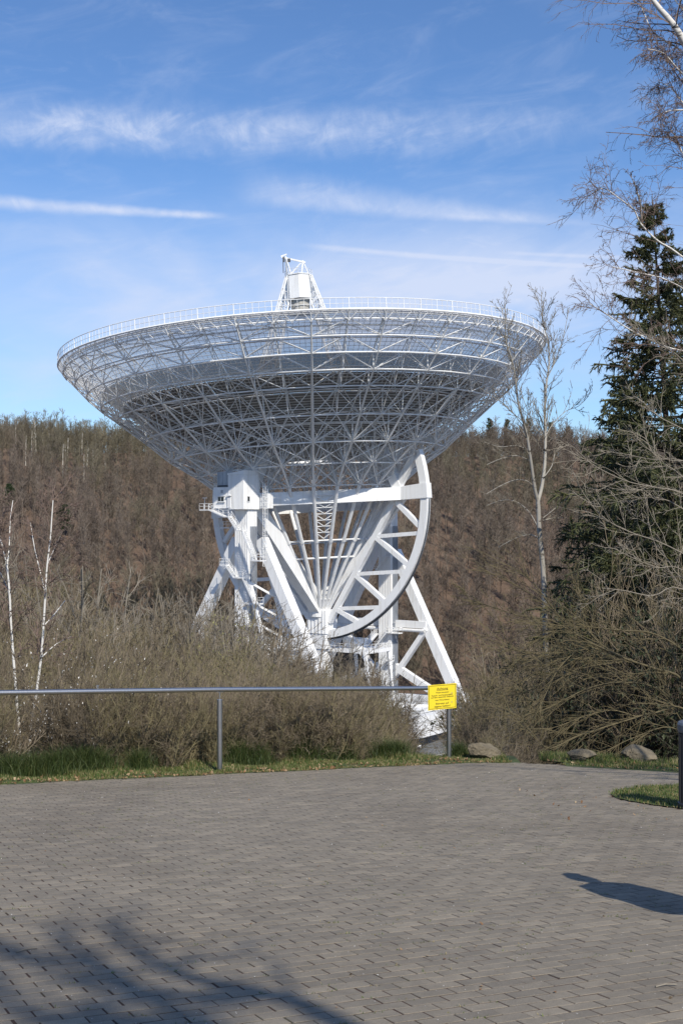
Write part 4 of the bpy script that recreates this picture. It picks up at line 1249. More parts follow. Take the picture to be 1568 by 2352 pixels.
thick = scatter('thicket', shrubs, np.stack([Xv, Yv, Zt - .1], 1), g.uniform(0, 6.28, len(Xv)), Hm / 5.5, g.choice(7, len(Xv), p=[.17, .17, .17, .17, .14, .1, .08]))
# thin saplings rising above the thicket before the telescope legs
ns_ = 95; Ys = g.uniform(42, 72, ns_); ps_ = np.concatenate([g.uniform(380, 640, 60), g.uniform(640, 900, 20), g.uniform(-40, 380, 15)]); Xs = (ps_ - 784) / FD * Ys; Zs = terrain(Xs, Ys)
Hs = CAMZ + (1204 - (np.interp(ps_, PROF_X, PROF_Y) + g.uniform(-45, 25, ns_))) / FD * Ys - Zs
scatter('saplings', shrubs, np.stack([Xs, Ys, Zs - .1], 1), g.uniform(0, 6.28, ns_), Hs / 5.3, np.where(g.random(ns_) < .6, 6, 5))
# low twiggy growth at the front edge of the thicket
n = 420; Xf = g.uniform(-8, 2.6, n); Yf = edge_y(Xf) + 1.55 + g.exponential(1.0, n); pf_ = 784 + FD * Xf / Yf
Hf = np.minimum(1.0 + .35 * (Yf - edge_y(Xf)), 2.2) * g.uniform(.5, 1, n); lim = CAMZ + (1204 - np.interp(pf_, PROF_X, PROF_Y)) / FD * Yf - terrain(Xf, Yf); Hf = np.minimum(Hf, lim); Hf = np.where((pf_ > 0) & (pf_ < 130), np.minimum(Hf, .5), Hf); ok = (Hf > .3) & (pf_ < 930 - .6 * Hf / Yf * FD)
scatter('undergrowth', shrubs, np.stack([Xf, Yf, terrain(Xf, Yf) - .05], 1)[ok], g.uniform(0, 6.28, n)[ok], Hf[ok] / 5.0, g.choice(5, n)[ok])

wood = hidden_collection('wood_kind')
for q in range(6):
    g = np.random.default_rng(200 + q); h = (14, 13, 15, 12, 14, 16)[q]
    t0 = grow(g, np.zeros((1, 3)), UP[None], h, .16, 8, .05, .02, .2)
    t1_ = sprout(g, t0, 26, .28, .98, 42, 12, .36, .55, 4, .14, .10, fall=.55, rmin=.045)
    t2_ = sprout(g, t1_, 8, .2, 1, 36, 14, .45, .6, 2, .15, .08, rmin=.032, taper=.7)
    t3_ = sprout(g, t2_, 2, .3, 1, 34, 12, .6, .7, 1, .1, .08, rmin=.026, taper=.8)
    template(wood, q, br_mesh('wood_kind', [t0, t1_, t2_, t3_], [5, 3, 3, 3]), M['twig_hill'])
g = np.random.default_rng(11)
n = 5600; Yh = 288 + 320 * g.random(n) ** .9; Xh = g.uniform(-.42, .40, n) * Yh
Zh = terrain(Xh, Yh); ok = (Zh > VALLEY + .8)
Xh, Yh, Zh = Xh[ok], Yh[ok], Zh[ok]
forest = scatter('hillside_forest', wood, np.stack([Xh, Yh, Zh - .2], 1), g.uniform(0, 6.28, len(Xh)), g.uniform(.65, 1.12, len(Xh)), g.integers(0, 6, len(Xh)))
n = 1500; Yh = g.uniform(505, 640, n); Xh = g.uniform(-.36, .34, n) * Yh
scatter('ridge_wood', wood, np.stack([Xh, Yh, terrain(Xh, Yh) - 1.5], 1), g.uniform(0, 6.28, n), g.uniform(.5, .95, n), g.integers(0, 6, n))
Xr = np.arange(-190, 190, 1.5) + g.uniform(-.6, .6, 254)[:254]; Yr = 575 + g.uniform(-30, 60, len(Xr))
scatter('ridge_scrub', shrubs, np.stack([Xr, Yr, terrain(Xr, Yr) - .5], 1), g.uniform(0, 6.28, len(Xr)), g.uniform(1.2, 2.0, len(Xr)), g.integers(0, 7, len(Xr)))
n = 900; Yh = g.uniform(215, 300, n); Xh = g.uniform(-.42, .42, n) * Yh; ok = (np.hypot(Xh - TC[0], Yh - TC[1]) > 48) & ((Xh < -40) | (Xh > 36))
scatter('valley_wood', wood, np.stack([Xh, Yh, terrain(Xh, Yh)], 1)[ok], g.uniform(0, 6.28, n)[ok], g.uniform(.35, .8, n)[ok], g.integers(0, 6, n)[ok])


# conifers
def conifer(name, label, base, H, wid, g, mat_n, mat_t, levels, per, group=None, droop=-.10, dens=1.0, bottom=.06, curve=.8, rad=.03, thin_top=0, lean=(0, 0)):
    base = np.asarray(base, float)
    trunk = grow(g, np.zeros((1, 3)), UP[None] + np.array([[lean[0], lean[1], 0]]), H, H * .012, 12, .012, .02, .06)
    m = levels * per; t = np.sort(bottom + (1 - bottom) * (np.repeat(np.arange(levels), per) + g.uniform(-.35, .35, m)) / levels); t = np.clip(t, bottom, .985)
    f = t * trunk.k; i = np.minimum(f.astype(int), trunk.k - 1); u = (f - i)[:, None]
    p = trunk.pts[i, 0] * (1 - u) + trunk.pts[i + 1, 0] * u
    a = g.uniform(0, 2 * np.pi, m); L = wid * (1 - t) ** curve * g.uniform(.7, 1.12, m) + .18
    el_ = .35 * t - .05 - .12 * (1 - t)
    D = np.stack([np.cos(a), np.sin(a), el_ + g.normal(0, .05, m)], 1)
    lim = grow(g, p, D, L, .008 * L + .008, 7, .05, droop * .5, .3)
    lim.pts[:, :, 2] += (np.linspace(0, 1, 8)[:, None] ** 2) * (L * .14)[None]      # tips curl up again
    side = sprout(g, lim, int(13 * dens), .12, 1, 52, 12, .34, .6, 4, .08, droop * 1.6, fall=.55, rmin=.006)
    tw = sprout(g, side, 6, .1, 1, 42, 12, .42, 1, 2, .1, droop * 2.2, rmin=rad * .8, taper=.25, fall=.4)
    hang = sprout(g, lim, int(8 * dens), .2, 1, 75, 10, .16, 1, 3, .08, -.5, rmin=rad, taper=.25, fall=.3)
    fol = [Br(side.pts, np.maximum(side.rad, rad) * np.linspace(1, .5, 5)[:, None]), tw, hang, Br(lim.pts[2:], np.maximum(lim.rad[2:], rad * 1.1))]
    t_ = thing(name, label, 'tree', base, group)
    link('trunk', br_mesh('trunk', [trunk, lim], [8, 4]), mat_t, t_, smooth=True)
    # needles: bristling flat tufts along every shoot
    P = []; Dn = []
    for b in (side, tw, hang):
        p0, p1, _, _ = b.segs(); P.append((p0 + p1) / 2); Dn.append(unit(p1 - p0))
    P = np.vstack(P); Dn = np.vstack(Dn); n_ = len(P)
    cr = link('needles', br_mesh('needles', fol, [4, 3, 3, 4]), mat_n, t_)
    q = unit(np.cross(Dn, g.normal(0, 1, (n_, 3)))); Ln = rad * 4.2
    tip = P + (Dn * .75 + q * .7) * Ln * g.uniform(.6, 1.3, (n_, 1)); wv = unit(np.cross(Dn, q)) * rad * .5
    V = np.stack([P - wv, P + wv, tip], 1).reshape(-1, 3); b = np.arange(n_) * 3
    ob = link('needle_tufts', mesh_np('needle_tufts', V, None, np.stack([b, b + 1, b + 2], 1)), mat_n, t_); ob['kind'] = 'stuff'
    return t_


def base_at(px, Y): x = (px - 784) / FD * Y; return np.array([x, Y, float(terrain(x, Y)) - .1])


g = np.random.default_rng(31)
bs = base_at(1553, 40); topz = CAMZ + (1204 - 436) / FD * 40
conifer('spruce_tree', 'tall dark spruce rising behind bare branches to the upper right sky', bs, topz - bs[2], 6.0, g, M['needle'], M['dark_bark'], 34, 10, curve=.95, rad=.026, bottom=.08, dens=1.15)
bs = base_at(1452, 47); tz_ = CAMZ + (1204 - 850) / FD * 47
conifer('spruce_tree', 'broad dark spruce left of the tallest one, its boughs reaching towards the pale twin stems', bs, tz_ - bs[2], 4.9, g, M['needle'], M['dark_bark'], 30, 10, curve=.85, rad=.026, bottom=.06, dens=1.15)
bs = base_at(1420, 33); conifer('spruce_tree', 'short dark spruce half hidden behind the arching willow twigs', bs, 6.0, 2.6, g, M['needle'], M['dark_bark'], 22, 9, curve=.7, rad=.024, bottom=.02)
bs = base_at(1535, 31); conifer('spruce_tree', 'bushy dark spruce low behind the willow, close to the litter bin', bs, 6.5, 2.6, g, M['needle'], M['dark_bark'], 22, 9, curve=.7, rad=.024, bottom=.02)
bs = base_at(1318, 46); conifer('spruce_tree', 'small dark spruce above the gap where the path drops away', bs, 8.0, 2.8, g, M['needle'], M['dark_bark'], 20, 8, curve=.7, rad=.024, bottom=.02)
for k, (px, py, Y, Hh, wd, lab) in enumerate(((147, 1112, 400, 9, 3.4, 'lone dark green conifer half way up the brown slope'), (22, 1082, 420, 8, 3, 'small dark conifer at the far left edge of the brown slope'),
        (1128, 962, 560, 9, 3.4, 'dark pine on the ridge just right of the dish edge'), (1166, 964, 565, 9, 3.2, 'broad dark pine on the ridge left of the twin pale stems'), (1212, 962, 560, 9, 3.2, 'dark pine on the ridge seen between the twin pale stems'), (1262, 972, 565, 9, 3.4, 'dark pine on the ridge just right of the twin pale stems'), (1300, 982, 565, 9, 3.2, 'rightmost dark pine on the ridge, beside the tall spruce'))):
    x = (px - 784) / FD * Y; z = CAMZ + (1204 - py) / FD * Y - Hh
    conifer('pine_tree', lab, (x, Y, min(z, float(terrain(x, Y)) + 1.5)), Hh if k < 2 else Hh + max(0, z - float(terrain(x, Y)) - 1.0), wd, g, M['pine'], M['dark_bark'], 14, 6, 'conifers on the far hill', rad=.16, dens=.45, curve=.55, droop=.02, bottom=.15)
for k, (px, py, Y, Hh, lab) in enumerate(((95, 985, 540, 13, 'pale green young conifer on the upper left slope'), (120, 1000, 520, 11, 'second pale green young conifer, just right of and below the taller one'), (62, 1012, 520, 10, 'yellowish green young conifer lowest of the three on the upper left slope'))):
    x = (px - 784) / FD * Y; z = float(terrain(x, Y)) - .3
    conifer('young_conifer', lab, (x, Y, z), max(6, CAMZ + (1204 - py) / FD * Y - z), 2.6, g, mk_leaf('larch_green', [(0, (.07, .085, .03)), (1, (.13, .14, .055))], .6, .1) if k == 0 else M['larch'], M['dark_bark'], 14, 6, 'young conifers on the far hill', rad=.14, dens=.4, curve=.6, droop=.02)
    if k == 0: M['larch'] = bpy.data.materials['larch_green']
M['pale_trunk'] = mk_bark('pale_dead_bark', (.40, .37, .32), (.55, .52, .46))
# pale dead trunks on the upper left slope
for k in range(22):
    px = 30 + 225 * g.random(); Y = 470 + 70 * g.random(); b = base_at(px, Y); h = g.uniform(9, 15)
    tr = grow(g, b[None], UP[None], h, .27, 6, .02, .02, .35); cr = sprout(g, tr, 14, .35, 1, 60, 10, .12, .5, 2, .1, .1, rmin=.035)
    tree_thing('pale_trunk_tree', 'slim pale bare trunk standing on the upper left slope', 'tree', b, [tr], M['pale_trunk'], [cr], M['twig_hill'], 'slim pale trunks on the upper left slope', 5)


# ------------------------------------------------------------------ trees one can tell apart near the fence
def poly(pts, Y, dy=0.0):
    n = len(pts); return [at(px, py, Y + dy * i / max(1, n - 1)) for i, (px, py) in enumerate(pts)]


g = np.random.default_rng(41)
# two slender birches on the left
for k, (pts, Y, lab, forks) in enumerate((
        ([(50, 1800), (45, 1675), (36, 1560), (27, 1444), (23, 1367), (17, 1302), (8, 1262), (-4, 1220), (-14, 1160)], 20.5, 'white-barked birch at the left edge, trunk leaning left', [[(17, 1302), (22, 1250), (24, 1195), (30, 1150)], [(23, 1367), (8, 1330), (-10, 1290)]]),
        ([(62, 1800), (73, 1682), (86, 1586), (96, 1506), (102, 1421), (106, 1345), (109, 1298), (116, 1240), (119, 1195), (122, 1150)], 20.8, 'white-barked birch standing right of the left edge one, trunk leaning right', [[(104, 1360), (92, 1310), (80, 1260), (70, 1200)], [(100, 1440), (125, 1412), (150, 1380)], [(97, 1510), (130, 1480), (165, 1462)], [(108, 1300), (125, 1262), (140, 1230)]]))):
    tr = poly_br(poly(pts, Y), .027, .009); bb = [poly_br(poly(f, Y, .8), .012, .005) for f in forks]
    lim = sprout(g, tr, 34, .25, 1, 42, 10, .20, .35, 5, .10, .04, fall=.45, rmin=.007)
    tw = [sprout(g, b, 9, .1, 1, 38, 12, .40, .5, 4, .14, -.02, rmin=.0068) for b in bb + [lim]]
    t2 = [sprout(g, b, 5, .2, 1, 34, 12, .5, .6, 3, .14, -.06, rmin=.0058) for b in tw]
    base = at(*pts[0], Y); base[2] = float(terrain(base[0], Y))
    tree_thing('birch_tree', lab, 'tree', base, [tr], M['birch'], [lim] + tw + t2, M['twig_birch'], 'birches at the left', limbs=bb)

# the twin-stemmed pale aspen in front of the dish edge
Y = 42


def c8(p): return [(1117.5 + .2924 * x, 687.7 + .2924 * y) for x, y in p]


stem = poly_br(poly([(1262, 1760), (1256, 1560), (1250, 1420)] + c8([(445, 2200), (430, 2000), (410, 1800), (405, 1650), (400, 1590)]), Y), .095, .075)
lft = poly_br(poly(c8([(400, 1590), (375, 1480), (350, 1300), (320, 1100), (290, 970), (245, 800), (222, 600), (190, 450), (150, 320), (150, 170), (140, 20)]), Y, -1), .062, .010)
rgt = poly_br(poly(c8([(400, 1590), (430, 1480), (455, 1300), (460, 1100), (455, 900), (465, 700), (490, 500), (480, 330), (440, 150), (430, -60)]), Y, 1), .068, .010)
oth = [([(460, 1080), (520, 980), (620, 880), (720, 840), (800, 760)], 1.5), ([(440, 1060), (390, 1020), (330, 900), (260, 700), (210, 540)], -1.0), ([(465, 640), (540, 480), (600, 300), (650, 60)], 1), ([(290, 960), (210, 900), (130, 820), (40, 760), (-60, 690)], -1), ([(340, 1270), (240, 1230), (120, 1250), (0, 1300)], -1.2), ([(365, 1480), (320, 1430), (220, 1420), (100, 1470), (-20, 1540)], -1), ([(395, 1780), (330, 1670), (230, 1590), (120, 1580), (0, 1620)], .6), ([(435, 1740), (520, 1720), (600, 1720)], .8), ([(440, 1720), (540, 1640), (640, 1560), (740, 1530)], 1), ([(455, 1390), (510, 1310), (540, 1200), (600, 1140)], .8), ([(320, 1180), (230, 1150), (100, 1160), (-20, 1120)], -.8), ([(400, 1870), (330, 1850), (220, 1880), (90, 1950)], .4)]
ob_ = [poly_br(poly(c8(p), Y, d), .015, .008) for p, d in oth]
top = sprout(g, Br(lft.pts, lft.rad), 44, .22, .98, 32, 9, .19, .4, 5, .09, .09, fall=.4, rmin=.011); top2 = sprout(g, rgt, 50, .22, .98, 32, 9, .20, .4, 5, .09, .09, fall=.4, rmin=.011)
s1 = [sprout(g, b, 10, .15, 1, 36, 12, .42, .5, 5, .12, .08, rmin=.0105) for b in ob_]
s2 = [sprout(g, b, 6, .2, 1, 34, 12, .42, .6, 3, .12, .09, rmin=.009) for b in s1 + [top, top2]]
s3 = [sprout(g, b, 2, .3, 1, 32, 12, .5, .7, 2, .12, .09, rmin=.0078) for b in s2]
bs = base_at(1262, Y)
tree_thing('aspen_tree', 'tall bare twin-stemmed tree with pale bark in front of the dish edge', 'tree', bs, [stem], M['aspen'], [top, top2] + s1 + s2 + s3, M['pale_twig'], limbs=[lft, rgt] + ob_)

# birch whose trunk stands beyond the right edge, its limbs hanging into the frame
Y = 25


def c6(p): return [(1117.5 + .329 * x, .329 * y) for x, y in p]


trk = poly_br(poly([(1800, 1900), (1780, 1500), (1740, 1000), (1690, 560), (1640, 250), (1568, 82), (1505, 0), (1470, -60), (1440, -160)], Y), .15, .02)
lm = [poly_br(poly(c6(p), Y, d), .022, .007) for p, d in (
    ([(1640, 640), (1369, 350), (1260, 280), (1160, 200), (1110, 90), (1080, 20)], .5), ([(2000, 2300), (1369, 1790), (1200, 1680), (1080, 1560), (1030, 1460), (940, 1390), (820, 1310), (740, 1350)], -.8),
    ([(1080, 1520), (1075, 1420), (1050, 1320), (1010, 1220)], -.5), ([(1900, 1500), (1500, 900), (1369, 700), (1290, 600), (1200, 560)], .6), ([(1700, 900), (1420, 560), (1330, 460), (1240, 360), (1130, 330)], -.4), ([(1980, 2000), (1560, 1350), (1400, 1120), (1330, 960), (1290, 900)], .4),
    ([(1960, 2500), (1500, 2100), (1250, 1950), (1050, 1900), (880, 1860)], -.6), ([(1960, 2800), (1500, 2500), (1250, 2420), (1000, 2300), (820, 2180), (720, 2120)], -.6), ([(1900, 1300), (1480, 820), (1330, 760), (1230, 780)], -.3), ([(1700, 700), (1480, 200), (1380, 60), (1300, -40)], .3))]
t1_ = [sprout(g, b, 26, .08, 1, 42, 15, .30, .45, 6, .16, -.02, rmin=.006, fall=.3) for b in lm] + [sprout(g, trk, 44, .35, .98, 50, 14, .14, .25, 6, .14, -.01, fall=.3, rmin=.007)]
t2_ = [sprout(g, b, 9, .1, 1, 42, 15, .50, .6, 5, .2, -.09, rmin=.0050) for b in t1_]
t3_ = [sprout(g, b, 3, .2, 1, 38, 14, .5, .7, 3, .2, -.14, rmin=.0042) for b in t2_]
bs = at(1800, 1900, Y); bs[2] = float(terrain(bs[0], Y)) - .2
tree_thing('birch_tree', 'weeping birch reaching into the sky from the right edge above the spruce', 'tree', bs, [trk], M['birch'], t1_ + t2_ + t3_, M['twig_birch'], limbs=lm)

# bare tree just outside the right edge sending pale limbs across the spruce
Y = 22
trk = poly_br(poly([(1760, 1900), (1745, 1500), (1730, 1150), (1700, 880), (1690, 600)], Y), .14, .05)
lm = [poly_br(poly(c8(p), Y, d), .012, .006) for p, d in (
    ([(2080, 1800), (1541, 1530), (1330, 1480), (1130, 1440), (960, 1370), (820, 1290), (700, 1180), (620, 1120)], -.5), ([(2080, 2300), (1541, 2000), (1330, 1900), (1150, 1840), (980, 1760), (850, 1650), (730, 1480), (710, 1400)], -.6),
    ([(2080, 1500), (1541, 1270), (1300, 1260), (1100, 1220), (950, 1200)], .4), ([(2060, 1300), (1541, 1020), (1350, 920), (1220, 800), (1150, 760)], .5), ([(2050, 1000), (1541, 480), (1450, 410), (1340, 330), (1200, 260)], .4), ([(2080, 2500), (1541, 2130), (1350, 2110), (1180, 2050), (1000, 1960)], -.3),
    ([(2080, 2000), (1541, 1650), (1380, 1570), (1240, 1560), (1120, 1600)], .3), ([(2080, 2700), (1541, 2280), (1300, 2330), (1080, 2290), (900, 2270)], -.4), ([(2080, 1900), (1541, 1400), (1420, 1310), (1300, 1200), (1240, 1060)], .3), ([(2080, 2550), (1541, 2200), (1420, 2050), (1330, 1950), (1260, 1750)], .2))]
t1_ = [sprout(g, b, 14, .12, 1, 42, 13, .30, .5, 5, .13, .03, rmin=.006, fall=.3) for b in lm]
t2_ = [sprout(g, b, 6, .1, 1, 38, 13, .45, .6, 4, .15, .03, rmin=.0045) for b in t1_]
t3_ = [sprout(g, b, 2, .2, 1, 36, 12, .5, .7, 3, .14, .03, rmin=.004) for b in t2_]
bs = at(1760, 1900, Y); bs[2] = float(terrain(bs[0], Y)) - .2
tree_thing('bare_tree', 'bare tree at the right edge with pale limbs spreading left across the spruce', 'tree', bs, [trk], M['pale_twig'], t1_ + t2_ + t3_, M['pale_twig'], limbs=lm)


# willows arching over the boulders
def c5(p): return [(946 + .397 * x, 1290 + .397 * y) for x, y in p]


Y = 24
lm = [poly_br(poly(c5(p), Y, d), r * .65, .006) for p, d, r in (
    ([(1760, 1000), (1568, 690), (1400, 620), (1250, 570), (1160, 530), (960, 430), (860, 330), (720, 150), (640, 60)], -.6, .045), ([(1270, 570), (1100, 510), (960, 520), (880, 580), (820, 660), (740, 830), (650, 1000)], -1.0, .025), ([(1280, 575), (1060, 560), (900, 560), (760, 545), (560, 500), (420, 440)], -.8, .022),
    ([(1760, 1050), (1568, 850), (1420, 870), (1300, 900), (1100, 960), (950, 1010), (800, 1080), (740, 1050)], -1.2, .028), ([(1740, 1100), (1500, 960), (1300, 1010), (1150, 1080), (1110, 1120), (1130, 1140)], -1.2, .02), ([(960, 430), (800, 340), (640, 320), (480, 270), (330, 220)], .4, .02), ([(1160, 530), (1050, 440), (1000, 330), (950, 180), (930, 60)], .5, .02),
    ([(1400, 620), (1330, 480), (1250, 330), (1200, 150), (1190, 20)], .6, .022), ([(1568, 690), (1500, 520), (1440, 350), (1420, 180)], .6, .024), ([(1760, 900), (1600, 560), (1400, 420), (1200, 400), (1000, 380), (800, 420), (620, 520)], -.4, .03), ([(1740, 1120), (1450, 760), (1200, 700), (1000, 740), (800, 840), (640, 900), (560, 870)], -1.0, .026), ([(1200, 700), (1000, 640), (820, 680), (640, 760), (500, 780)], .5, .018),
    ([(1300, 900), (1150, 860), (980, 900), (820, 960), (700, 965)], -.5, .016), ([(1700, 1120), (1540, 900), (1480, 760), (1450, 640)], -.3, .02), ([(880, 580), (760, 620), (640, 680), (540, 760), (470, 880)], -.4, .014), ([(740, 545), (620, 580), (520, 640), (450, 720)], -.3, .012), ([(330, 220), (290, 160), (240, 130)], .2, .01), ([(860, 330), (760, 240), (600, 140), (420, 50)], .3, .016))]
t1_ = [sprout(g, b, 26, .12, 1, 30, 12, .36, .5, 6, .07, -.015, rmin=.006, fall=.3, bias=(-.18, -.05, .02)) for b in lm]
t2_ = [sprout(g, b, 6, .1, 1, 27, 10, .42, .6, 4, .08, -.02, rmin=.005, bias=(-.1, 0, 0)) for b in t1_]
bs = at(1740, 1760, Y); bs[2] = float(terrain(bs[0], Y)) - .1
tree_thing('willow_shrub', 'spreading willow with olive twigs arching left over the boulders', 'shrub', bs, [], M['willow'], t1_ + t2_, M['willow'], limbs=lm)
for k, (px, Y, Hh, lab) in enumerate(((1270, 27, 5.4, 'dense olive shrub left of the willow, over the pale boulder'), (1180, 31, 3.2, 'low dense shrub right of the yellow sign and telescope foot'), (1330, 31, 6.5, 'upright olive shrub behind the willow, under the twin pale stems'), (1480, 28, 5.5, 'tangled shrub in front of the dark spruce, near the bin'))):
    g2 = np.random.default_rng(300 + k); ns = 16; a = g2.uniform(0, 2 * np.pi, ns); sp = g2.uniform(.05, .42, ns); bs = base_at(px, Y)
    P0 = bs[None] + np.stack([np.cos(a), np.sin(a), 0 * a], 1) * .35
    d0 = grow(g2, P0, np.stack([np.cos(a) * sp, np.sin(a) * sp, np.ones(ns)], 1), g2.uniform(.6, 1.05, ns) * Hh, .03, 7, .09, -.01)
    d1 = sprout(g2, d0, 20, .1, .98, 34, 11, .38, .5, 5, .1, .02, rmin=.008); d2 = sprout(g2, d1, 7, .1, 1, 30, 11, .45, .6, 4, .1, 0, rmin=.006)
    tree_thing('bare_shrub', lab, 'shrub', bs, [d0], M['willow'], [d1, d2], M['willow'] if k != 3 else M['twig'], 'bare shrubs at the right', 5)
for k, (px, Y, Hh, wd_, lab) in enumerate(((1178, 33, 3.3, 1.3, 'dark evergreen shrub nearest the telescope foot, behind the bare twigs'), (1235, 30, 3.6, 1.6, 'dark evergreen shrub over the gap where the path drops away'), (1345, 28, 3.6, 1.8, 'dark evergreen shrub behind the low rounded boulder'), (1450, 29, 4.6, 2.0, 'dark evergreen shrub in the shade left of the blocky boulder'), (1560, 27, 4.2, 1.8, 'dark evergreen shrub at the right edge behind the litter bin'))):
    bs = base_at(px, Y); g2 = np.random.default_rng(500 + k); ns = 22; a = g2.uniform(0, 2 * np.pi, ns); sp = g2.uniform(.05, .8, ns)
    d0 = grow(g2, np.repeat(bs[None], ns, 0), np.stack([np.cos(a) * sp, np.sin(a) * sp, np.ones(ns)], 1), g2.uniform(.5, 1, ns) * Hh, .02, 6, .1, 0)
    d1 = sprout(g2, d0, 16, .05, 1, 48, 12, .34, .5, 4, .12, 0, rmin=.006); d2 = sprout(g2, d1, 5, .1, 1, 40, 12, .5, .6, 3, .12, 0, rmin=.005)
    et = tree_thing('evergreen_shrub', lab, 'shrub', bs, [d0], M['dark_bark'], [d1, d2], M['dark_bark'], 'dark evergreen shrubs under the willow', 4)
    Pb = np.vstack([d2.pts[1:].reshape(-1, 3), d1.pts[1:].reshape(-1, 3)]); Pb = Pb[g2.random(len(Pb)) < .75] - bs
    leaf_quads('leaves', Pb, g2.uniform(.05, .10, len(Pb)), M['ivy'], parent=et, flat=.9)
# shrub with pale yellow buds before the left tower leg
bs = base_at(525, 40); g2 = np.random.default_rng(77); ns = 12; a = g2.uniform(0, 2 * np.pi, ns)
hb_ = CAMZ + (1204 - 1415) / FD * 40 - bs[2]
d0 = grow(g2, np.repeat(bs[None], ns, 0), np.stack([np.cos(a) * .4, np.sin(a) * .4, np.ones(ns)], 1), g2.uniform(.7, 1, ns) * hb_, .035, 7, .1, 0)
d1 = sprout(g2, d0, 16, .3, 1, 38, 11, .32, .5, 4, .1, .03, rmin=.01); d2 = sprout(g2, d1, 7, .1, 1, 36, 11, .45, .6, 3, .1, 0, rmin=.007)
bt = tree_thing('budding_shrub', 'bare shrub with pale yellow-green buds before the left tower leg', 'shrub', bs, [d0], M['twig_olive'], [d1, d2], M['twig_olive'])
Pb = np.vstack([d2.pts[-1], d2.pts[1][::2], d1.pts[-1]]); Pb = Pb[Pb[:, 2] > bs[2] + hb_ * .4]
leaf_quads('buds', Pb - bs, np.full(len(Pb), .05), M['bud'], parent=bt, flat=.8)
# shrub with last year's white seed tufts at the left
for k, (px, Y, Hh, lab) in enumerate(((168, 18.4, 2.4, 'shrub covered in small white tufts left of the handrail post'), (12, 17.9, 1.6, 'smaller white-tufted shrub at the left edge below the birches'), (250, 18.9, 2.3, 'sparse white-tufted shrub nearest the handrail post'))):
    bs = base_at(px, Y); g2 = np.random.default_rng(88 + k); ns = 14; a = g2.uniform(0, 2 * np.pi, ns)
    d0 = grow(g2, np.repeat(bs[None], ns, 0), np.stack([np.cos(a) * .5, np.sin(a) * .5, np.ones(ns)], 1), g2.uniform(.6, 1, ns) * Hh, .014, 6, .1, 0)
    d1 = sprout(g2, d0, 12, .2, 1, 40, 11, .35, .5, 4, .1, .03, rmin=.006); d2 = sprout(g2, d1, 4, .1, 1, 36, 11, .45, .6, 3, .1, 0, rmin=.005)
    bt = tree_thing('tufted_shrub', lab, 'shrub', bs, [d0], M['twig'], [d1, d2], M['twig'], 'white-tufted shrubs at the left')
    Pb = np.vstack([d2.pts[-1], d1.pts[-1]]); Pb = Pb[g2.random(len(Pb)) < .5]
    leaf_quads('seed_tufts', Pb - bs, g2.uniform(.012, .026, len(Pb)), M['petal'], parent=bt, flat=.9)
# green broom shrubs along the back of the verge
BROOM = [(25, 'clump of green broom at the far left of the verge'), (78, 'green broom below the two birches'), (130, 'low broom right of the birches in the verge'), (190, 'tall green broom behind the small tan stone'), (225, 'narrow broom right of the small tan stone'), (320, 'isolated pale broom between the tan stone and the post'), (545, 'broom just right of the handrail post'), (590, 'dense broom second from the handrail post'), (690, 'broom in the middle of the verge between both posts'), (735, 'broad broom in the verge under the telescope pier'), (790, 'low broom right of the broad one under the telescope pier'), (880, 'yellowish broom below the right tower shaft'), (915, 'small broom beside the gap to the valley road'), (1052, 'dark grassy broom between the sign post and the pale boulder')]
for k, (px, lab) in enumerate(BROOM):
    x = (px - 784) / FD * 19.5; y = float(edge_y(x)) + 1.35 + .2 * random.random(); x = (px - 784) / FD * y; zb = float(terrain(x, y)); big = random.uniform(.8, 1.2) * (.6 if px == 1052 else 1)
    n_ = 900; a = g.uniform(0, 6.28, n_); rr = np.abs(g.normal(0, .17, n_)) * big
    t_ = thing('broom_shrub', lab, 'shrub', (x, y, zb), 'green broom shrubs along the verge')
    blades('stems', np.stack([np.cos(a) * rr, np.sin(a) * rr, 0 * a], 1), g.uniform(.25, .60, n_) * big * (1 - rr * .8), g.uniform(.005, .010, n_), M['broom'], .75, kind='stuff', parent=t_)
bs = at(1074, 1695, 60); bs[2] = CAMZ + (1204 - 1702) / FD * 60
rt = thing('red_leaved_shrub', 'small shrub with red leaves beside the telescope foot', 'shrub', bs)
Pq = np.random.default_rng(3).normal(0, 1, (160, 3)) * [.20, .15, .13] + [0, 0, .28]
mb = MB(); mb.tubes([bs - Z * 6], [bs + Z * .3], .03, 5); mb.build('stem', M['dark_bark'], rt)
leaf_quads('leaves', Pq, np.full(160, .11), M['red_leaf'], parent=rt, flat=.8)

# trees behind the visitor: their limbs throw the soft shadows on the pavers
def shadow_src(px, py, h):
    p = ground_at(px, py); c = math.cos(R(SUN_EL)) / math.sin(R(SUN_EL)); return p + np.array([SUN_AZ[0] * c * h, SUN_AZ[1] * c * h, h])


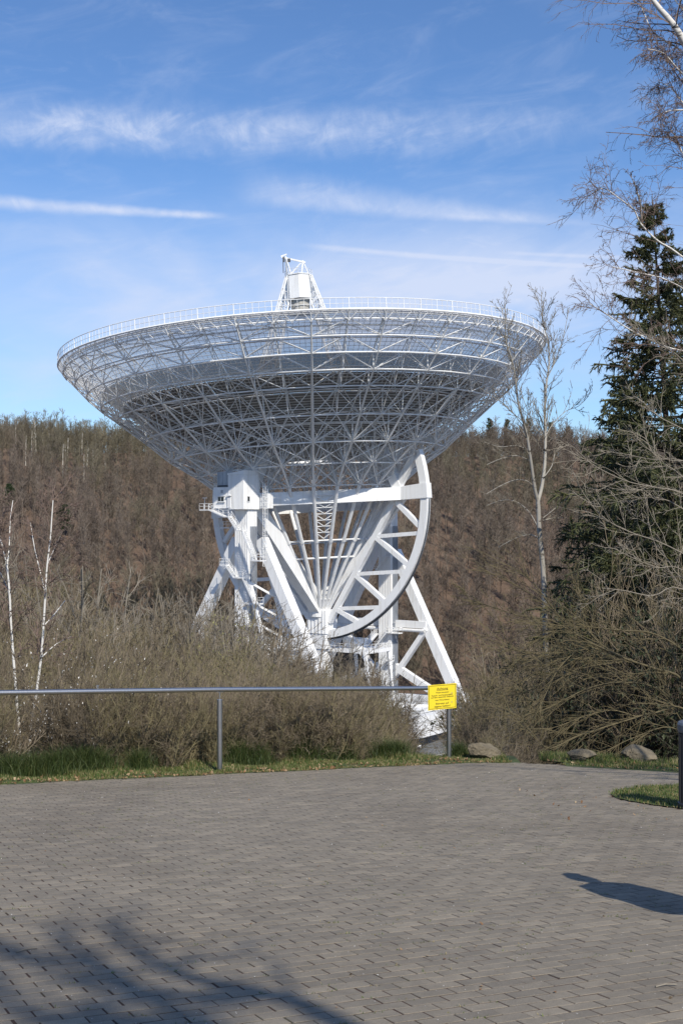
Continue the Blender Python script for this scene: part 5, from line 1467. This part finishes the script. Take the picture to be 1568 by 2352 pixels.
g = np.random.default_rng(61)
bs = np.array([6.6, -9.0, plane_z(-9.0)])
j0 = shadow_src(900, 2420, 7.8)
trk = poly_br([bs, bs + [-.1, 0, 3], (bs * .4 + j0 * .6) + [0, 0, .8], j0], .20, .14)
lm = [poly_br([shadow_src(*p) for p in l], r, .035) for l, r in (
    ([(900, 2420, 7.8), (780, 2345, 8.8), (640, 2285, 9.8), (430, 2240, 10.9), (310, 2182, 12.1), (240, 2115, 13.5)], 0.094), ([(900, 2420, 7.8), (620, 2400, 9.0), (440, 2335, 10.0), (230, 2212, 11.4), (130, 2140, 13.0)], 0.094), ([(440, 2335, 10.0), (240, 2350, 10.9), (60, 2320, 12.0), (-30, 2220, 13.5)], 0.072), ([(640, 2285, 9.8), (480, 2290, 10.7), (330, 2270, 11.9), (180, 2245, 13.2)], 0.050), ([(230, 2212, 11.4), (110, 2200, 12.5), (-40, 2150, 13.8)], 0.050), ([(620, 2400, 9.0), (500, 2380, 9.8), (330, 2350, 10.9), (180, 2300, 12.3)], 0.058))]
t1_ = [sprout(g, b, 13, .15, 1, 35, 12, .30, .45, 5, .12, .03, rmin=.016) for b in lm]; t2_ = [sprout(g, b, 4, .2, 1, 35, 12, .45, .5, 3, .12, .02, rmin=.007) for b in t1_]
tree_thing('oak_tree', 'bare tree behind the viewpoint whose limbs shade the lower left pavers', 'tree', bs, [trk], M['dark_bark'], t1_ + t2_, M['twig'], limbs=lm)

# bare tree standing beyond the right edge, shading the far right of the paving
bs = np.array([8.6, 9.3, plane_z(9.3)]); trk = grow(g, bs[None], np.array([[-.08, .03, 1]]), 9.0, .15, 8, .04, .02, .25)
l1 = sprout(g, trk, 20, .38, .98, 52, 10, .40, .5, 6, .08, .04, fall=.35, rmin=.02); l2 = sprout(g, l1, 9, .15, 1, 38, 12, .42, .55, 4, .12, .02, rmin=.012); l3 = sprout(g, l2, 5, .15, 1, 36, 12, .45, .6, 3, .12, .02, rmin=.008)
tree_thing('young_oak_tree', 'bare young tree beyond the right edge whose branches shade the far right paving', 'tree', bs, [trk], M['dark_bark'], [l1, l2, l3], M['twig'])

# ------------------------------------------------------------------ handrail, sign, bin, boulders
import bmesh
b1, b2 = ground_at(505, 1773), ground_at(1030, 1744)
dirr = nrm((b2 - b1) * [1, 1, 1]); b0 = b1 - (b2 - b1)
hr = thing('handrail', 'long stainless steel handrail on round posts in the grass edge before the thicket', 'handrail', b1)
tops = []
for b, px, ty in ((b0, None, None), (b1, 505, 1584), (b2, 1030, 1580.5)):
    zt = b[2] + 1.2 if px is None else CAMZ + (1204 - ty) / FD * b[1]
    tops.append(np.array([b[0], b[1], zt]))
tops[0][2] = tops[1][2] - (tops[2][2] - tops[1][2]) * 0.9
for b, t in zip((b0, b1, b2), tops):
    mb = MB(); mb.tubes([b - Z * .3], [t - Z * .155], .040, 20); mb.tubes([t - Z * .155], [t - Z * .149], .040, 20, ); po = mb.build('post', M['steel'], hr, smooth=True)
    mb = MB(); mb.tube(t - Z * .160, t - Z * .150, .0405, 20); mb.build('post_cap', M['steel'], po, org=ORG[hr.name])
    mb = MB(); mb.tubes([t - Z * .16], [t], .010, 12); mb.build('stem', M['steel'], po, org=ORG[hr.name])
    mb = MB(); d = dirr * .05; mb.box(t - Z * .036, dirr, np.cross(Z, dirr), Z, .06, .014, .003); mb.build('saddle_plate', M['steel'], po, org=ORG[hr.name])
def rail_piece(pts, r):
    mb = MB(); pts = np.array(pts); mb.tubes(pts[:-1], pts[1:], r, 24); o = mb.build('rail', M['steel'], hr, smooth=True)
jn = tops[1] + (tops[0] - tops[1]) * .44
rail_piece([tops[0] - (tops[1] - tops[0]) * .3, tops[0], jn], .034)
rail_piece([jn, tops[1]], .034); rail_piece([tops[1], tops[1] + (tops[2] - tops[1]) * .22], .034)
rail_piece([tops[1] + (tops[2] - tops[1]) * .221, tops[2] + (tops[2] - tops[1]) * .02], .034)
mb = MB(); mb.tubes([jn], [jn + Z * .085], .009, 8); mb.tube(jn + Z * .06, jn + Z * .085, .014, 10); mb.build('rail_pin', M['steel'], hr)
mb = MB(); q = tops[1] + (tops[2] - tops[1]) * .221; mb.tubes([q - dirr * .012], [q + dirr * .012], .0355, 24); mb.build('rail_joint', M['steel'], hr)
mb = MB(); mb.tube(tops[2] + dirr * .085, tops[2] + dirr * .095, .0345, 20); mb.build('end_cap', M['steel'], hr)

# yellow warning sign, hung on the last post and slightly askew
M['yellow'] = simple('yellow_sign_enamel', (.80, .62, .035), .35, 0, .04, 6)
M['ink'] = simple('black_print', (.035, .03, .012), .5)
sc_ = b2[1] / FD
sx_ax = nrm((1, .60, .0)); sup = nrm((.022, .013, 1)); sup = nrm(sup - sx_ax * np.dot(sup, sx_ax)); sn = np.cross(sx_ax, sup)
sgc = b2 - sx_ax * .178 + sn * .058; sgc[2] = CAMZ + (1204 - 1600.5) / FD * sgc[1]
sw, sh = 66 * sc_ * 1.19, 57 * sc_
sign = thing('warning_sign', 'yellow German warning sign hung on the end post of the handrail', 'sign', sgc)
mb = MB(); mb.box(sgc, sx_ax, sup, sn, sw / 2, sh / 2, .0025); mb.build('plate', M['yellow'], sign)
mb = MB(); fr = sgc + sn * .0032
for s in (-1, 1):
    mb.box(fr + sup * s * sh * .455, sx_ax, sup, sn, sw * .468, .0033, .0006); mb.box(fr + sx_ax * s * sw * .468, sx_ax, sup, sn, .0033, sh * .455 + .0033, .0004)
mb.build('border_line', M['ink'], sign)
from mathutils import Matrix
rotm = Matrix((sx_ax, sup, sn)).transposed().to_4x4()
LINES = [('Achtung', .325, .115, .40), ('Wege benutzen!', .175, .062, .46), ('Rutsch- und Stolpergefahr', .065, .062, .76), ('auf dem gesamten Gel\u00e4nde!', -.010, .062, .80), ('kein Winterdienst', -.125, .062, .50), ('Betreten auf', -.262, .085, .46), ('eigene Gefahr!', -.375, .085, .56)]
for txt, yy, hh, wf in LINES:
    cu_ = bpy.data.curves.new('lettering', 'FONT'); cu_.body = txt; cu_.align_x = 'CENTER'; cu_.align_y = 'CENTER'; cu_.size = hh * sh * 1.25; cu_.offset = .0006
    tmp = bpy.data.objects.new('lettering_source', cu_); COL.objects.link(tmp); bpy.context.view_layer.update()
    dg = bpy.context.evaluated_depsgraph_get(); me = bpy.data.meshes.new_from_object(tmp.evaluated_get(dg)); bpy.data.objects.remove(tmp)
    n_ = len(me.vertices); co = np.zeros(n_ * 3, np.float32); me.vertices.foreach_get('co', co); co = co.reshape(-1, 3)
    wd = np.ptp(co[:, 0]); co[:, 0] = (co[:, 0] - co[:, 0].min() - wd / 2) * (wf * sw / wd)
    me.vertices.foreach_set('co', co.ravel())
    o = link('lettering', me, M['ink'], sign); o.matrix_local = Matrix.Translation(Vector(sup * yy * sh + sn * .0034)) @ rotm
mb = MB(); mb.box(sgc + sup * .262 * sh + sn * .0034, sx_ax, sup, sn, .205 * sw, .0028, .0004); mb.build('underline', M['ink'], sign)
mb = MB(); mb.box(b2 * [1, 1, 0] + Z * (sgc[2] + .05) + np.array([0, -.036, 0]), (1, 0, 0), (0, 1, 0), Z, .05, .012, .012); mb.box(b2 * [1, 1, 0] + Z * (sgc[2] - .10) + np.array([0, -.036, 0]), (1, 0, 0), (0, 1, 0), Z, .05, .012, .012); mb.build('bracket', M['steel'], sign)

# litter bin on the grass island
M['bin'] = simple('anthracite_powder_coat', (.022, .022, .026), .45, 0, .2, 8)
gb = ground_at(1597, 1856)
bn = thing('litter_bin', 'dark anthracite round litter bin standing on the small grass island', 'bin', gb)
sc_ = gb[1] / FD; rb = 41 * sc_; hb = 200 * sc_


def lathe(prof, mat, name, parent, org, sides=32):
    V = []; F = []
    for r, z in prof:
        for k in range(sides): a = 2 * math.pi * k / sides; V.append(org + np.array([r * math.cos(a), r * math.sin(a), z]))
    for i in range(len(prof) - 1):
        for k in range(sides): F.append((i * sides + k, i * sides + (k + 1) % sides, (i + 1) * sides + (k + 1) % sides, (i + 1) * sides + k))
    mb = MB(); mb.add(V, F); return mb.build(name, mat, parent, smooth=False)


lathe([(.001, -.1), (rb * 1.03, -.1), (rb * 1.03, .06), (rb * .97, .07), (rb * .98, hb * .86), (rb * .9, hb * .865), (.001, hb * .865)], M['bin'], 'body', bn, gb)
lathe([(rb * .88, hb * .86), (rb * 1.0, hb * .875), (rb * 1.04, hb * .90), (rb * 1.04, hb * .96), (rb * .98, hb * .985), (rb * .8, hb), (rb * .62, hb), (rb * .60, hb * .95), (.001, hb * .95)], simple('grey_lid', (.09, .10, .12), .4), 'lid', bn, gb)
for s in range(6):
    a = s * math.pi / 3 + .2; mb = MB(); d = np.array([math.cos(a), math.sin(a), 0]); mb.box(gb + d * rb * .985 + Z * hb * .46, d, np.cross(Z, d), Z, .006, .012, hb * .38); mb.build('body_rib', M['bin'], bn)


def boulder(label, px, py, wpx, hpx, seed, dy=0.0, tilt=0.0):
    r = np.random.default_rng(seed); base = ground_at(px, py); base[1] += dy; base[2] = plane_z(base[1])
    s = base[1] / FD; w, h = wpx * s / 2, hpx * s
    bm = bmesh.new(); bmesh.ops.create_icosphere(bm, subdivisions=5, radius=1)
    from mathutils import noise
    cuts = [(nrm(r.normal(0, 1, 3) * [1, 1, .8]), r.uniform(.50, .78)) for _ in range(11)]
    for v in bm.verts:
        p = np.array(v.co)
        for nn, dd in cuts:
            q = np.dot(p, nn)
            if q > dd: p = p - nn * (q - dd) * .985
        v_ = Vector(p * 2.1 + seed); p = p * (1 +   .07 * noise.noise(v_) + .045 * noise.noise(v_ * 3) + .025 * noise.noise(v_ * 9))
        v.co = (p[0] * w * 1.12, p[1] * w * .8, (p[2] + tilt * p[0]) * h * .62 + h * .42)
    me = bpy.data.meshes.new('boulder'); bm.to_mesh(me); bm.free()
    o = link('boulder', me, M['rock'], loc=tuple(base), smooth=False); o.rotation_euler[2] = r.uniform(-.3, .3)
    return tag(o, label, 'boulder', 'boulders beside the path')


boulder('pale flat-topped boulder in the grass just right of the sign post', 1122, 1748, 78, 40, 3, .55, -.12)
boulder('low rounded mossy boulder in grass under the arching willow twigs', 1346, 1757, 66, 30, 8, .5, .1)
boulder('blocky square boulder nearest the litter bin, below the willow', 1489, 1762, 80, 46, 14, .55)
boulder('small dark stone lying against the left end of the pale boulder', 1088, 1742, 34, 26, 21, .5)
st_ = ground_at(221, 1756); o = boulder('small tan stone in the grass left of the handrail post', 221, 1753, 14, 9, 31, .2)
# small white notice far below beside the valley road
p = at(961, 1715, 222); p0_ = np.array([p[0], p[1], VALLEY])
nb = thing('notice_board', 'tiny white notice on a thin post beside the valley road', 'sign', p0_)
mb = MB(); mb.tubes([p0_], [p], .07, 6); mb.build('post', M['dark_steel'], nb)
mb = MB(); mb.box(p, (1, 0, 0), (0, 1, 0), Z, .42, .03, .28); mb.build('panel', M['white'], nb)
wl_ = MB(); q0, q1 = at(918, 1728, 214), at(1030, 1733, 214); q0[2] = q1[2] = VALLEY + .9
for k in range(6):
    q = q0 + (q1 - q0) * k / 5; wl_.tubes([q - Z * .9], [q], .06, 5)
gr_ = thing('guard_rail', 'thin pale guard rail along the valley road below', 'guard rail', q0)
wl_.build('posts' if False else 'post', M['concrete'], gr_); mb = MB(); mb.beam(q0, q1, .08, .25); mb.build('beam', M['concrete'], gr_)


# ------------------------------------------------------------------ visitor just beyond the right edge, whose shadow falls into the picture
M['skin_tone'] = simple('skin', (.50, .31, .22), .5, 0, .06, 20)
M['jacket'] = simple('navy_jacket', (.03, .045, .09), .8, 0, .2, 14, .3, 60)
M['trousers'] = simple('grey_trousers', (.09, .09, .095), .85, 0, .2, 14, .3, 60)
M['shoes'] = simple('brown_shoes', (.06, .035, .02), .5)
M['hair'] = simple('brown_hair', (.05, .03, .018), .6, 0, .3, 40, .5, 80)
M['cap'] = simple('dark_cap', (.035, .035, .04), .8)
hd_ = shadow_src(1312, 2010, 1.93)
ft = np.array([hd_[0], hd_[1], plane_z(hd_[1])]); HH = hd_[2] - ft[2]
per = thing('person', 'person in a long navy coat and peaked cap standing just beyond the right edge', 'person', ft)
s_ = HH / 1.80
J = {}; ED = []; RAD = {}


def jn_(n, p, r, par=None, r2=None): J[n] = np.array(p) * s_; RAD[n] = (r * s_, (r2 or r) * s_); ED.append((par, n)) if par else None


# person faces the telescope: +y forward, x to the right
jn_('pel', (0, 0, .95), .135, None, .105); jn_('bel', (0, .01, 1.08), .135, 'pel', .10); jn_('chest', (0, 0, 1.27), .155, 'bel', .115); jn_('upper', (0, -.01, 1.40), .13, 'chest', .10); jn_('neck', (0, 0, 1.50), .055, 'upper'); jn_('jaw', (0, .02, 1.58), .072, 'neck', .085); jn_('skull', (0, .0, 1.69), .085, 'jaw', .105); jn_('crown', (0, -.01, 1.76), .06, 'skull', .07)
for sd, n in ((1, 'R'), (-1, 'L')):
    jn_('sh' + n, (.175 * sd, -.01, 1.41), .068, 'upper'); jn_('el' + n, (.235 * sd, -.03, 1.12), .047, 'sh' + n); jn_('wr' + n, (.225 * sd, .08, .88), .030, 'el' + n); jn_('pm' + n, (.222 * sd, .10, .82), .034, 'wr' + n, .018); jn_('kn' + n, (.222 * sd, .115, .775), .030, 'pm' + n, .015)
    for f_, (dy_, ln) in enumerate(((.03, .070), (.010, .078), (-.010, .073), (-.03, .058))):
        jn_('f%d' % f_ + n, (.225 * sd, .115 + dy_ * .9, .745), .0095, 'kn' + n); jn_('g%d' % f_ + n, (.215 * sd, .118 + dy_, .745 - ln * .55), .0085, 'f%d' % f_ + n); jn_('h%d' % f_ + n, (.200 * sd, .122 + dy_, .745 - ln), .007, 'g%d' % f_ + n)
    jn_('t0' + n, (.205 * sd, .140, .815), .012, 'pm' + n); jn_('t1' + n, (.195 * sd, .158, .775), .0095, 't0' + n); jn_('t2' + n, (.192 * sd, .162, .748), .008, 't1' + n)
    jn_('hip' + n, (.095 * sd, 0, .90), .095, 'pel'); jn_('knee' + n, (.11 * sd, .02, .50), .062, 'hip' + n); jn_('calf' + n, (.115 * sd, -.015, .36), .058, 'knee' + n); jn_('ank' + n, (.12 * sd, -.02, .10), .042, 'calf' + n); jn_('heel' + n, (.122 * sd, -.03, .045), .044, 'ank' + n); jn_('ball' + n, (.135 * sd, .10, .035), .042, 'heel' + n, .034); jn_('toe' + n, (.138 * sd, .17, .028), .034, 'ball' + n, .024)
names = list(J); idx = {n: i for i, n in enumerate(names)}
me = bpy.data.meshes.new('body'); me.from_pydata([tuple(J[n]) for n in names], [(idx[a], idx[b]) for a, b in ED], []); ob = bpy.data.objects.new('body_source', me); COL.objects.link(ob)
ob.modifiers.new('skin', 'SKIN'); sd_ = ob.modifiers.new('sub', 'SUBSURF'); sd_.levels = 2; sd_.render_levels = 2
for i, n in enumerate(names): me.skin_vertices[0].data[i].radius = RAD[n]; me.skin_vertices[0].data[i].use_root = (n == 'pel')
bpy.context.view_layer.update(); dg = bpy.context.evaluated_depsgraph_get(); bme = bpy.data.meshes.new_from_object(ob.evaluated_get(dg)); bpy.data.objects.remove(ob)
bme.name = 'body'; bme.materials.clear()
for m_ in ('skin_tone', 'jacket', 'trousers', 'shoes'): bme.materials.append(M[m_])
for f_ in bme.polygons:
    c = f_.center / s_; f_.use_smooth = True
    if c.z > 1.49: f_.material_index = 0
    elif c.z < .10: f_.material_index = 3
    elif abs(c.x) > .165 and c.z < .90 and c.y > .03: f_.material_index = 0
    elif c.z < .93: f_.material_index = 2
    else: f_.material_index = 1
bo = link('body', bme, None, per)
yaw = .22


def ell(nm, c, r, mat, parent, u=14, v=10, zmin=-1):
    V = []; F = []
    for i in range(v + 1):
        ph = -math.pi / 2 + math.pi * i / v; zz = max(math.sin(ph), zmin)
        for k in range(u): a = 2 * math.pi * k / u; V.append((c[0] + r[0] * math.cos(ph) * math.cos(a), c[1] + r[1] * math.cos(ph) * math.sin(a), c[2] + r[2] * zz))
    for i in range(v):
        for k in range(u): F.append((i * u + k, i * u + (k + 1) % u, (i + 1) * u + (k + 1) % u, (i + 1) * u + k))
    return link(nm, mesh_np(nm, np.array(V) * s_, F), mat, parent, smooth=True)


ell('hair', (0, -.018, 1.675), (.083, .094, .09), M['hair'], bo)
for sd in (-1, 1):
    ell('ear', (.083 * sd, -.005, 1.645), (.012, .024, .034), M['skin_tone'], bo); ell('eye', (.031 * sd, .086, 1.665), (.012, .010, .008), M['petal'], bo); ell('pupil', (.031 * sd, .0955, 1.665), (.005, .003, .005), M['ink'], bo)
ell('nose', (0, .103, 1.635), (.013, .02, .022), M['skin_tone'], bo); ell('mouth', (0, .092, 1.595), (.024, .008, .006), M['red_paint'], bo)
ell('cap', (0, -.005, 1.715), (.098, .112, .085), M['cap'], bo, zmin=-.1); ell('cap_brim', (0, .125, 1.715), (.075, .085, .010), M['cap'], bo)
V = []; F = []
prof = [(1.475, .07, .06), (1.45, .15, .10), (1.40, .205, .12), (1.25, .245, .14), (1.05, .250, .145), (.85, .262, .16), (.66, .275, .17)]
for z_, rx, ry in prof:
    for k in range(24): a = 2 * math.pi * k / 24; V.append((rx * math.cos(a) * (1 + .03 * math.sin(5 * a)), ry * math.sin(a) + .012, z_))
for i in range(len(prof) - 1):
    for k in range(24): F.append((i * 24 + k, (i + 1) * 24 + k, (i + 1) * 24 + (k + 1) % 24, i * 24 + (k + 1) % 24))
link('coat', mesh_np('coat', np.array(V) * s_, F), M['jacket'], bo, smooth=True)
per.rotation_euler = (0, 0, yaw)
